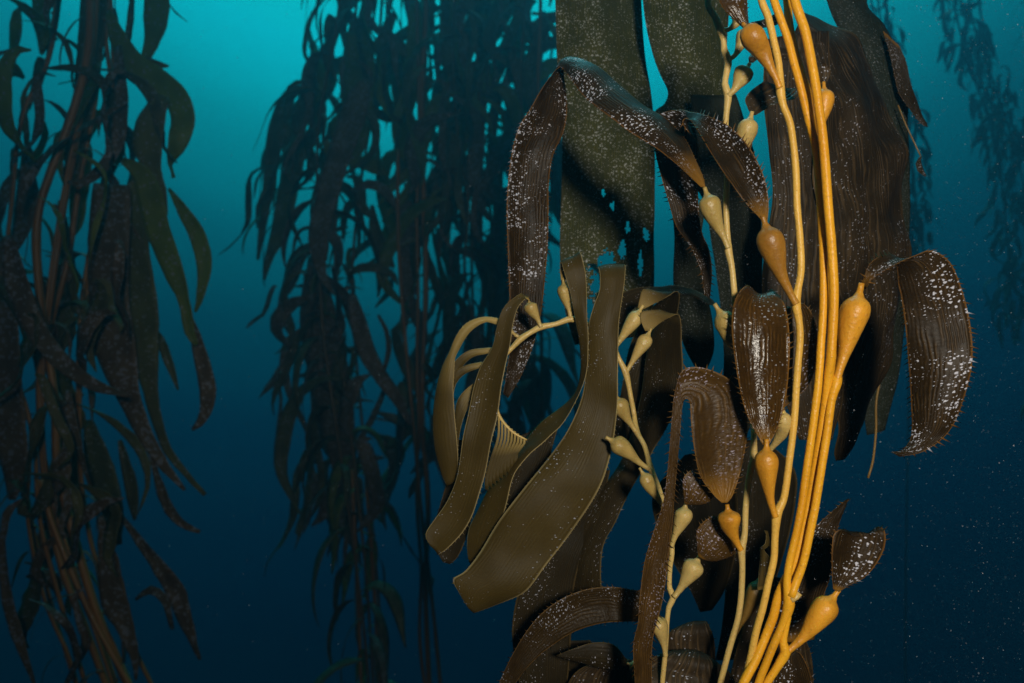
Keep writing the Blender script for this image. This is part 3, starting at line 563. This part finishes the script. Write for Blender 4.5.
lone('dark blade shading the gap between lone stipe and amber bundle', [(765, 40, 830, 30), (764, 90, 832, 90), (768, 150, 838, 150), (772, 200, 842, 200), (765, 250, 846, 250), (762, 300, 848, 300), (770, 350, 846, 350), (785, 400, 842, 400), (800, 440, 832, 440)], 'black', .74, UP, teeth=None, bulge=-.004)
lone('huge dark ridged blade rising behind the amber bundle and falling down its right side', [(792, 40, 798, 12, .74, .76), (796, 60, 822, 18, .735, .77), (802, 90, 848, 34, .73, .775), (808, 125, 870, 62, .73, .78), (814, 165, 889, 105, .73, .78), (818, 205, 901, 152, .73, .78), (822, 250, 906, 205, .73, .78), (826, 300, 906, 262, .735, .78), (829, 345, 899, 312, .74, .78), (832, 385, 890, 355, .745, .78), (832, 420, 878, 390, .75, .78), (836, 448, 862, 425, .755, .78), (840, 462, 846, 455, .76, .775)],
     'black', .75, UP, bulge=-.010, teeth=None, nu=40, ruffle=.0045, waves=3)
lone('grey-green fold of blade at upper right, bending over the huge ridged one', [(815, -30, 880, -30), (824, -8, 868, 2), (832, 14, 884, 24), (842, 36, 897, 50), (852, 62, 904, 76), (864, 92, 908, 100), (876, 130, 909, 130), (884, 180, 910, 180), (886, 240, 909, 240), (880, 300, 908, 295), (868, 350, 903, 340), (862, 400, 895, 390), (866, 435, 885, 430)], 'slate', .88, UP, bulge=-.006, teeth=None)
lone('dark frayed blade edge with a pointed tip jutting right at upper right', [(884, 30, 898, 46), (889, 50, 905, 62), (893, 70, 909, 78), (896, 86, 913, 90), (899, 96, 919, 104), (906, 106, 923, 114), (916, 118, 927, 122), (924, 126, 928, 127)], 'umber', .86, UP, teeth=(5, 3))
d = thing('kelp_frond', 'thin brown shoot with a tiny leaf dangling beside the huge ridged blade', 'kelp frond', P(900, 112, .86), UP)
tube('stipe', path([(898, 105), (906, 125), (914, 142), (920.5, 156)], .86, .7), M['dull_bladder'], d, sides=6)
blade([(922, 156, 919.5, 157), (921.5, 162, 915.5, 164), (924, 169, 917, 171), (927, 175, 925, 177)], M['umber'], d, Y=.86, teeth=None, nu=5)
d = thing('kelp_frond', 'hair-thin dark broken stipe hanging under the huge ridged blade', 'kelp frond', P(886, 350, .80), UP)
tube('stipe', path([(886, 350), (879, 385), (876, 405), (876, 430), (873, 460), (868, 478)], .80, 1.2), M['dull_bladder'], d, sides=6)

# ================================================================== kelp plants in the background
def lens_mesh(name, centre, width, wdir, nrm, mat, thick=.004):
    """closed thin blade from a centre line: six-sided lens section, open at neither end."""
    verts, faces = [], []
    n = len(centre)
    for c, w, d, k in zip(centre, width, wdir, nrm):
        h = w / 2; t = min(thick, w * .25) / 2
        verts += [c - d * h, c - d * h * .45 + k * t, c + d * h * .45 + k * t, c + d * h, c + d * h * .45 - k * t, c - d * h * .45 - k * t]
    for i in range(n - 1):
        for j in range(6):
            a = i * 6 + j; b = i * 6 + (j + 1) % 6
            faces.append((a, b, b + 6, a + 6))
    faces.append((5, 4, 3, 2, 1, 0)); faces.append(tuple((n - 1) * 6 + j for j in range(6)))
    me = bpy.data.meshes.new(name); me.from_pydata([tuple(v) for v in verts], [], faces)
    me.polygons.foreach_set('use_smooth', [True] * len(me.polygons)); me.materials.append(mat)
    return me

def droop_mesh(mat, seed, a0, a1, n=13, wid=.085, sway=.35, curl=1.0):
    """unit-long kelp blade leaving the stipe along +X and hanging down -Z."""
    g = random.Random(seed)
    c = Vector((0, 0, 0)); cs, ws, ds, ks = [], [], [], []
    yaw = 0; tw = g.uniform(-.3, .3); dtw = g.uniform(-1.6, 1.6) / n; dy = g.uniform(-sway, sway) / n
    ph = g.uniform(0, 6)
    for i in range(n):
        f = i / (n - 1)
        e = a0 + (a1 - a0) * (1 - (1 - f) ** (1.6 + curl)) + .22 * math.sin(f * 7 + ph) * f
        t = Vector((math.cos(e) * math.cos(yaw), math.cos(e) * math.sin(yaw), math.sin(e)))
        cs.append(c.copy())
        prof = min(1, .10 + f * 6) if f < .2 else (1 - ((f - .2) / .8) ** 2.2 * .88)
        ws.append(max(.006, wid * prof * (1 + .12 * math.sin(f * 11 + ph))))
        side = Vector((-math.sin(yaw), math.cos(yaw), 0)); k = side.cross(t) * -1
        d = side * math.cos(tw) + k * math.sin(tw)
        ds.append(d); ks.append(d.cross(t).normalized())
        c += t / (n - 1); yaw += dy; tw += dtw
    return lens_mesh('blade', cs, ws, ds, ks, mat, .006)

PROTO = {}
for key, mats in (('dark', ['far_blade', 'far_brown']), ('green', ['far_green', 'far_blade']), ('brown', ['far_brown', 'far_brown'])):
    PROTO[key] = []
    for k in range(12):
        PROTO[key].append(droop_mesh(M[mats[k % 3 == 2]], 100 + k, rnd.uniform(-.2, .9), rnd.uniform(-1.75, -1.35), wid=rnd.uniform(.07, .15), curl=rnd.uniform(.2, 2.2)))
def ball_mesh():
    verts, faces = [], []
    prof = [(0, .10), (.3, .13), (.5, .30), (.7, .46), (.85, .40), (.95, .2), (1.0, .1)]
    for z, r in prof:
        for k in range(7):
            an = 2 * math.pi * k / 7; verts.append((z, r * .62 * math.cos(an), r * .62 * math.sin(an)))
    for i in range(len(prof) - 1):
        for k in range(7):
            a = i * 7 + k; b = i * 7 + (k + 1) % 7; faces.append((a, b, b + 7, a + 7))
    faces.append(tuple(range(6, -1, -1))); faces.append(tuple(len(verts) - 7 + k for k in range(7)))
    me = bpy.data.meshes.new('air_bladder'); me.from_pydata(verts, [], faces); me.polygons.foreach_set('use_smooth', [True] * len(me.polygons)); me.materials.append(M['far_grey_stipe'])
    return me
BALL = ball_mesh()

def inst(name, me, parent, loc, rot, sc):
    o = bpy.data.objects.new(name, me); COL.objects.link(o); o.parent = parent
    o.location = Vector(loc) - ORG[parent]; o.rotation_euler = rot; o.scale = sc
    return o

def far_frond(plant, pts, Y, r, gap, length, key='dark', mat='far_stipe', depth=.25, az=None, bladders=True, wmul=1.0, jitter=.5):
    """a stipe through (px, py) with blades set along it every `gap` px; length in px (min, max)."""
    g = rnd
    dy = g.uniform(-depth, depth)
    tube('stipe', [(p[0], p[1], Y + dy, r) for p in pts], M[mat], plant, sides=6, wobble=.15, step_px=14)
    sm = spline([tuple(P(p[0], p[1], Y + dy)) for p in pts], gap * Y / F)
    side = g.choice((0, math.pi))
    for s in sm:
        if g.random() < .12: continue
        a = side + g.uniform(-1.1, 1.1); side += math.pi
        if az is not None and g.random() < .6: a = az + g.uniform(-1, 1)
        L = g.uniform(*length) * Y / F
        loc = Vector(s) + Vector((0, 0, g.uniform(-.5, .5) * gap * Y / F))
        rot = (g.uniform(-.2, .2), g.uniform(-.35, .25), a)
        if bladders:
            bl = L * .13
            inst('air_bladder', BALL, plant, loc, (rot[0], rot[1] - .5, a), (bl, bl, bl))
            loc = loc + Matrix.Rotation(a, 3, 'Z') @ (Matrix.Rotation(rot[1] - .5, 3, 'Y') @ Vector((bl * .96, 0, 0)))
        inst('blade', g.choice(PROTO[key]), plant, loc, rot, (L, L * g.uniform(.7, 1.3) * wmul, L))

def far_ribbons(plant, Y, items):
    for pts, mat, dy in items:
        ribbon(pts, M[mat], plant, Y + dy, nu=6, teeth=None, step_px=9, thick=.002, ruffle=.004, bulge=.004)

FOREST = 'giant kelp plants standing in the blue water behind'
def mass(plant, Y, n, xs, ys, wid, ln, mats, depth=.35, lean=.25):
    """broad blades hanging at many depths: (px, py) of the upper end, each bent and turned its own way."""
    for k in range(n):
        x, y = rnd.uniform(*xs), rnd.uniform(*ys); L = rnd.uniform(*ln); w_ = rnd.uniform(*wid)
        le = rnd.uniform(-lean, lean); ph = rnd.uniform(0, 6); am = rnd.uniform(.03, .13) * L; tw = rnd.uniform(20, 95) * rnd.choice((-1, 1)); hook = rnd.choice((-1, 1)) * rnd.uniform(.08, .40) * L
        tip = rnd.uniform(-.9, .9); hi = rnd.uniform(.05, .28)
        pts = []
        for i in range(9):
            f = i / 8
            pr = (.12, .5, .85, 1, 1, .9, .7, .42, .08)[i]
            pts.append((x + hook * (1 - (1 - min(1, f * 2.0)) ** 2) + le * L * f + am * math.sin(ph + f * 6) + tip * L * .35 * max(0, f - .6) ** 1.5 * 3, y + L * (f - hi * math.sin(min(1, f * 1.8) * math.pi) - .12 * abs(tip) * max(0, f - .7) * 3), w_ * pr, tw * math.sin(ph + f * 4)))
        ribbon(pts, M[rnd.choice(mats)], plant, Y + rnd.uniform(-depth, depth), nu=4, teeth=None, step_px=10, thick=.002, ruffle=.006, bulge=.004)

def mass_along(plant, Y, n, pts, spread, wid, ln, mats, depth=.5):
    sm = spline([(x, y, 0) for x, y in pts], 4)
    for k in range(n):
        x, y, _ = g0.choice(sm)
        mass(plant, Y, 1, (x - spread, x + spread), (y, y + 1), wid, ln, mats, depth=depth, lean=.3)
g0 = random.Random(5)

# --- the plant at the left edge
lp = thing('kelp_plant', 'nearest background kelp at the left edge, with rusty stipes and broad green-brown blades', 'kelp plant', P(90, 740, 2.1), FOREST)
YL = 2.1
for pts, r in (([(98, -40), (94, 30), (86, 80), (74, 150), (62, 215), (50, 300), (40, 380), (44, 470), (60, 560), (90, 640), (112, 700), (125, 740)], 3.6),
               ([(104, -40), (100, 40), (95, 100), (80, 180), (68, 260), (48, 340), (40, 420), (52, 500), (72, 570), (100, 640), (128, 720)], 3.0),
               ([(90, -40), (88, 50), (70, 120), (40, 205), (37, 260), (44, 330), (55, 400), (58, 470), (78, 550), (100, 620), (135, 700)], 4.2),
               ([(64, -40), (55, 30), (45, 70), (28, 100), (18, 140), (12, 200), (5, 260), (-5, 330)], 2.2),
               ([(112, -40), (106, 30), (112, 110), (100, 200), (82, 300), (78, 400), (80, 470), (96, 560), (130, 640), (170, 720)], 2.2),
               ([(5, 320), (18, 380), (34, 440), (40, 520), (60, 600), (85, 683), (95, 730)], 2.2),
               ([(40, 480), (55, 530), (84, 600), (110, 650), (150, 720)], 3.0),
               ([(30, 460), (28, 520), (45, 600), (70, 660), (85, 720)], 2.0)):
    dy = rnd.uniform(-.12, .12)
    tube('stipe', [(x, y, YL + dy, r) for x, y in pts], M['far_stipe'], lp, sides=7, wobble=.2, step_px=14)
far_ribbons(lp, YL, [
    ([(97, -30, 30), (92, 30, 26), (86, 80, 24), (78, 130, 20), (70, 180, 12), (66, 200, 3)], 'far_blade', .05),
    ([(108, 10, 6), (118, 38, 18), (133, 62, 22), (155, 78, 24), (176, 98, 26), (183, 118, 26), (178, 142, 24, 30), (170, 165, 12, 60), (174, 178, 4)], 'far_green', -.05),
    ([(162, 95, 16), (150, 125, 30), (148, 150, 30), (156, 172, 12), (162, 190, 8), (166, 215, 4)], 'far_blade', -.1),
    ([(152, -30, 10), (156, 0, 26), (155, 25, 24), (151, 45, 16), (144, 62, 9), (136, 80, 3)], 'far_green', .05),
    ([(168, 66, 3), (150, 64, 12), (130, 60, 13), (117, 48, 10), (110, 34, 4)], 'far_blade', .0),
    ([(133, -20, 5), (131, 20, 8), (127, 45, 5), (124, 60, 2)], 'far_blade', .1),
    ([(118, 45, 8), (121, 90, 14), (120, 130, 14), (113, 152, 14, 20), (98, 172, 13, 20), (78, 184, 8), (68, 182, 3)], 'far_brown', -.12),
    ([(122, 160, 6), (140, 172, 18), (150, 195, 24), (158, 230, 24), (172, 268, 22), (184, 300, 12), (190, 332, 10), (196, 345, 4)], 'far_green', -.15),
    ([(168, 188, 3), (180, 206, 11), (196, 232, 16), (204, 260, 15), (201, 292, 9), (195, 312, 3)], 'far_green', -.05),
    ([(188, 310, 5), (198, 345, 12), (206, 380, 16), (207, 405, 14), (199, 424, 8), (192, 430, 3)], 'far_brown', -.1),
    ([(112, 184, 36), (110, 215, 40), (108, 260, 42), (110, 310, 42), (116, 350, 40), (128, 395, 24), (148, 440, 16), (166, 468, 10), (185, 490, 3)], 'far_brown', -.1),
    ([(140, 170, 4), (131, 210, 28), (133, 260, 36), (142, 310, 34), (145, 350, 26), (152, 400, 14), (168, 450, 9), (205, 495, 4)], 'far_blade', .0),
    ([(8, 235, 10), (16, 280, 22), (34, 325, 24, 20), (60, 360, 20, 30), (92, 384, 14, 20), (128, 396, 3)], 'far_brown', -.3),
    ([(145, 315, 3), (160, 340, 9), (170, 365, 8), (178, 390, 2)], 'far_blade', .1),
    ([(24, 78, 4), (16, 70, 12), (5, 72, 15), (-8, 88, 14), (-20, 110, 10)], 'far_green', .1),
    ([(38, -20, 14), (42, 20, 16), (44, 40, 12), (42, 55, 3)], 'far_green', .1),
    ([(88, 140, 4), (100, 115, 14), (112, 122, 16), (118, 150, 14), (108, 180, 6)], 'far_green', .2),
    ([(82, 130, 4), (86, 155, 16), (80, 190, 18), (76, 225, 12), (70, 240, 3)], 'far_green', .2),
    ([(6, 300, 20), (8, 360, 26), (10, 420, 30), (14, 470, 26), (12, 500, 8)], 'far_brown', -.1),
    ([(22, 500, 4), (6, 515, 9), (3, 560, 9), (10, 610, 11), (22, 650, 9), (36, 690, 5)], 'far_brown', -.2),
    ([(68, 390, 4), (72, 425, 10), (82, 460, 8), (92, 490, 3)], 'far_brown', -.1),
    ([(100, 515, 6), (108, 560, 22), (114, 600, 26), (126, 630, 16), (135, 660, 8), (136, 680, 3)], 'far_brown', -.1),
    ([(120, 515, 5), (150, 555, 12), (175, 590, 18), (185, 620, 14), (200, 660, 4)], 'far_brown', .0),
    ([(135, 600, 3), (150, 590, 8), (165, 600, 8), (172, 630, 5)], 'far_brown', .1),
    ([(60, 420, 8), (66, 470, 28), (70, 520, 26), (64, 560, 10)], 'far_blade', .15),
    ([(88, 420, 10), (100, 470, 28), (112, 510, 24), (118, 545, 8)], 'far_blade', .15),
    ([(120, 440, 5), (130, 480, 12), (133, 505, 10), (135, 520, 3)], 'far_blade', .1),
    ([(150, 455, 4), (165, 500, 12), (180, 522, 9), (200, 532, 3)], 'far_brown', .0),
    ([(60, 200, 5), (66, 270, 22), (58, 330, 24), (54, 370, 8)], 'far_blade', .2),
    ([(24, 150, 5), (28, 190, 20), (20, 230, 18), (16, 250, 5)], 'far_brown', .1),
])
for pts, gp, ln in (([(95, -30), (84, 90), (62, 200), (45, 330), (46, 470), (75, 570), (115, 690)], 34, (40, 95)),
                    ([(60, -30), (45, 70), (20, 130), (8, 240), (4, 330), (15, 420), (40, 560), (80, 700)], 40, (40, 90)),
                    ([(110, -30), (112, 110), (92, 250), (80, 400), (90, 540), (140, 660)], 42, (40, 85))):
    far_frond(lp, pts, YL, 2.0, gp, ln, key=rnd.choice(['dark', 'brown']), depth=.25)

mass(lp, YL, 28, (5, 135), (-60, 260), (6, 21), (45, 130), ['far_blade', 'far_brown', 'far_green'], depth=.3, lean=.4)
mass(lp, YL, 38, (0, 130), (240, 600), (6, 19), (40, 120), ['far_brown', 'far_blade'], depth=.3, lean=.4)
# --- the two plants left of centre
mp_ = thing('kelp_plant', 'kelp plant left of centre whose crown of curling blades stands against the brightest water', 'kelp plant', P(360, 760, 3.6), FOREST)
YM = 3.6
for pts, gp, ln, az in (([(345, -60), (340, 0), (330, 60), (318, 130), (318, 220), (322, 320), (335, 420), (350, 520), (365, 640), (372, 740)], 17, (40, 110), math.pi),
                        ([(362, -60), (356, 10), (346, 90), (338, 170), (335, 260), (342, 360), (355, 470), (368, 600), (376, 740)], 16, (35, 100), None),
                        ([(385, -60), (380, 30), (372, 110), (360, 190), (352, 280), (358, 380), (370, 500), (380, 620), (385, 740)], 17, (35, 95), math.pi),
                        ([(320, 90), (300, 110), (285, 150), (280, 200), (278, 250)], 15, (40, 95), math.pi)):
    far_frond(mp_, pts, YM, 1.5, gp, ln, depth=.35, az=az, bladders=False, mat='far_grey_stipe', wmul=1.1, key=rnd.choice(['dark', 'dark', 'green']))
far_ribbons(mp_, YM, [
    ([(310, 85, 4), (290, 95, 14), (280, 120, 18), (273, 150, 16), (268, 190, 12), (262, 230, 8), (258, 260, 3)], 'far_blade', 0),
    ([(318, 120, 4), (300, 150, 14), (288, 190, 20), (280, 230, 18), (270, 255, 10), (264, 280, 3)], 'far_blade', .1),
    ([(366, 78, 5), (358, 98, 24), (348, 130, 26), (336, 165, 24), (326, 200, 22), (318, 240, 20), (322, 275, 10), (335, 295, 3)], 'far_brown', -.4),
    ([(356, 30, 26), (360, 60, 30), (358, 100, 32), (356, 140, 22), (352, 170, 6)], 'far_green', -.2),
    ([(366, 60, 4), (384, 38, 12), (398, 42, 12), (405, 56, 5)], 'far_blade', -.1),
    ([(352, 192, 3), (368, 184, 10), (384, 190, 11), (396, 206, 6), (400, 215, 2)], 'far_brown', -.1),
    ([(352, 164, 4), (364, 162, 15), (376, 168, 14), (386, 174, 4)], 'far_green', -.15),
    ([(358, 98, 4), (372, 110, 10), (388, 118, 10), (402, 120, 4)], 'far_blade', -.1),
    ([(300, 260, 6), (288, 282, 9), (282, 305, 9), (288, 328, 7), (296, 340, 2)], 'far_brown', 0),
    ([(310, 325, 4), (290, 340, 9), (284, 365, 9), (290, 395, 7), (302, 420, 6), (315, 450, 3)], 'far_brown', -.05),
    ([(312, 262, 5), (315, 285, 26), (320, 330, 40), (330, 380, 40), (338, 430, 34), (340, 470, 16), (338, 490, 4)], 'far_brown', -.1),
    ([(348, 275, 4), (360, 268, 9), (378, 268, 10), (394, 276, 6), (398, 285, 2)], 'far_blade', -.15),
    ([(352, 295, 8), (358, 320, 16), (366, 350, 18), (380, 375, 16, 20), (398, 400, 12), (410, 425, 4)], 'far_brown', -.35),
    ([(378, 315, 3), (386, 330, 5), (389, 350, 6), (384, 370, 4), (380, 380, 2)], 'far_brown', -.3),
    ([(372, 205, 4), (376, 235, 14), (386, 255, 12), (394, 268, 3)], 'far_blade', 0),
    ([(276, 370, 3), (281, 400, 3), (278, 425, 3), (276, 440, 1)], 'far_brown', 0),
])
mass_along(mp_, YM, 60, [(368, -40), (350, 30), (332, 100), (318, 170), (314, 290)], 36, (5, 17), (40, 110), ['far_blade', 'far_blade', 'far_brown', 'far_green'], depth=.4)
mass(mp_, YM, 34, (298, 390), (280, 500), (6, 18), (50, 140), ['far_blade', 'far_brown'], depth=.4, lean=.4)
for pts in ([(398, 150), (398, 230), (402, 300), (408, 370), (414, 430), (422, 520), (432, 600), (442, 700), (446, 740)], [(352, 470), (356, 560), (360, 650), (362, 740)], [(366, 480), (372, 560), (378, 650), (384, 740)]):
    tube('stipe', [(x, y, YM - .1, 2.0) for x, y in pts], M['far_stipe'], mp_, sides=6, wobble=.2, step_px=14)

mq = thing('kelp_plant', 'thick dark curtain of kelp between the curling crown and the tall olive blade', 'kelp plant', P(450, 760, 3.9), FOREST)
YQ = 3.9
for x0, sh in ((420, 0), (452, 6), (486, 0), (520, 4), (470, 3)):
    pts = [(x0 + rnd.uniform(-6, 6) + sh * k * .5, -60 + 66 * k) for k in range(8)]
    far_frond(mq, pts, YQ, 1.5, 19, (40, 120), depth=.4, bladders=False, mat='far_grey_stipe', wmul=1.35, key=rnd.choice(['dark', 'dark', 'brown']))
for x, r in ((425, 2.8), (418, 1.8), (540, 1.8)):
    tube('stipe', [(x + rnd.uniform(-3, 3) + .00007 * max(0, y - 380) ** 2, y, YQ - .35, r) for y in range(-60, 780, 70)], M['far_stipe'], mq, sides=6, wobble=.2, step_px=14)
far_ribbons(mq, YQ, [
    ([(402, 198, 10), (408, 215, 22), (410, 250, 22), (408, 290, 16), (404, 330, 5)], 'far_brown', -.2),
    ([(520, 40, 4), (535, 26, 10), (550, 18, 12), (565, 16, 8)], 'far_blade', -.2),
    ([(520, 42, 4), (538, 40, 9), (556, 44, 11), (570, 50, 5)], 'far_blade', -.1),
    ([(520, 66, 3), (534, 56, 6), (550, 46, 7), (562, 40, 3)], 'far_blade', -.1),
    ([(524, 80, 6), (535, 76, 14), (550, 66, 16), (565, 62, 8)], 'far_green', -.1),
])

mass(mq, YQ, 128, (412, 536), (-60, 230), (6, 19), (60, 165), ['far_blade', 'far_green', 'far_brown'], depth=.45, lean=.35)
mass(mq, YQ, 46, (410, 540), (230, 430), (6, 18), (55, 150), ['far_blade', 'far_brown'], depth=.45, lean=.35)
# --- faint plants far off on the right
rp = thing('kelp_plant', 'faint far kelp slanting down the right side, blurred by the water', 'kelp plant', P(1030, 760, 8.6), FOREST)
for off in (-4, 14):
    pts = [(948 + off * .8 + rnd.uniform(-4, 4), -60), (958 + off + rnd.uniform(-4, 4), 10), (972 + off, 60), (992 + off, 120), (1006 + off * 1.2, 180), (1014 + off * 1.3, 260), (1018 + off * 1.3, 340)]
    far_frond(rp, pts, 8.6, 1.0, 18, (14, 34), depth=.5, bladders=False, mat='far_grey_stipe', wmul=1.2)
mass_along(rp, 8.6, 240, [(950, -40), (962, 10), (978, 60), (1000, 120), (1014, 180), (1022, 260), (1026, 330)], 24, (3, 7), (14, 40), ['far_blade', 'far_brown'])
rq = thing('kelp_plant', 'shadowy kelp just right of the huge ridged blade, mostly hidden behind it', 'kelp plant', P(905, 760, 7.0), FOREST)
for off in (-18, -6, 6):
    pts = [(874 + off * .5, -60), (884 + off * .6, 20), (896 + off, 90), (906 + off, 160), (912 + off, 240), (910 + off, 310)]
    far_frond(rq, pts, 7.0, 1.2, 20, (14, 36), depth=.4, bladders=False, mat='far_grey_stipe', wmul=1.2)
mass_along(rq, 7.0, 130, [(872, -40), (886, 20), (900, 90), (912, 160), (916, 240), (912, 300)], 14, (2.5, 6), (14, 38), ['far_blade', 'far_brown'])
tube('stipe', [(x, y, 8.6, .9) for x, y in [(1030, 330), (1040, 480), (1050, 620), (1056, 760)]], M['far_grey_stipe'], rp, sides=6, step_px=14)
tube('stipe', [(x, y, 7.0, .9) for x, y in [(910, 300), (908, 440), (906, 560), (905, 760)]], M['far_grey_stipe'], rq, sides=6, step_px=14)
rr_ = thing('kelp_plant', 'kelp plant only just entering the picture at the top right corner', 'kelp plant', P(1052, 760, 5.5), FOREST)
for off in (0, 10):
    far_frond(rr_, [(1030 + off, -60), (1034 + off, 20), (1044 + off, 90), (1050 + off, 200), (1052 + off, 400)], 5.5, 1.2, 18, (20, 50), depth=.3, bladders=False, mat='far_grey_stipe')

# ------------------------------------------------------------------ drifting flecks in the water
g = random.Random(3)
verts, faces = [], []
def fleck(p, r):
    k = len(verts)
    ax_ = [Vector((g.uniform(-1, 1), g.uniform(-1, 1), g.uniform(-1, 1))).normalized() for _ in range(4)]
    verts.extend(p + a * r for a in ax_); faces.extend([(k, k + 1, k + 2), (k, k + 3, k + 1), (k, k + 2, k + 3), (k + 1, k + 3, k + 2)])
for k in range(24000):
    Y = .45 + 2.6 * g.random() ** 1.3
    x = g.uniform(-.85, .85) * Y; z = g.uniform(-.6, .6) * Y
    if g.random() < .6: x = (.85 - .55 * g.random() ** 1.6) * Y
    if x / Y < .3 and Y < .95: Y = .95 + g.random() * 1.6
    fleck(Vector((x, Y, z)), (.35 + .6 * g.random() ** 2.5) * .00095 * Y)
m, n, l = new_mat('fleck'); p = n.new('ShaderNodeBsdfPrincipled'); p.inputs['Base Color'].default_value = (.42, .43, .46, 1); p.inputs['Roughness'].default_value = .8
o = n.new('ShaderNodeOutputMaterial'); l.new(p.outputs[0], o.inputs[0])
me = bpy.data.meshes.new('marine_snow'); me.from_pydata([tuple(v) for v in verts], [], faces); me.materials.append(m)
sn = bpy.data.objects.new('marine_snow', me); COL.objects.link(sn); sn['kind'] = 'stuff'; sn['label'] = 'pale specks of drifting marine snow all through the water'

# ------------------------------------------------------------------ the water itself: one even volume round everything
HX, HY0, HY1, HZ0, HZ1 = 10.0, -.9, 11.0, -6.2, 6.2
bv = [Vector((x, y, z)) for x in (-HX, HX) for y in (HY0, HY1) for z in (HZ0, HZ1)]
bf = [(0, 1, 3, 2), (4, 6, 7, 5), (0, 4, 5, 1), (2, 3, 7, 6), (0, 2, 6, 4), (1, 5, 7, 3)]
m, n, l = new_mat('sea_water_haze')
v = n.new('ShaderNodeVolumePrincipled'); v.inputs['Density'].default_value = .22; v.inputs['Color'].default_value = (.06, .15, .215, 1)
v.inputs['Absorption Color'].default_value = (.36, .52, .64, 1); v.inputs['Anisotropy'].default_value = .75
o = n.new('ShaderNodeOutputMaterial'); l.new(v.outputs[0], o.inputs['Volume'])
hz = mesh_obj('haze', bv, bf, m, None, origin=(0, 0, 0), smooth=False); hz['kind'] = 'stuff'; hz['label'] = 'blue-green sea water filling the scene'
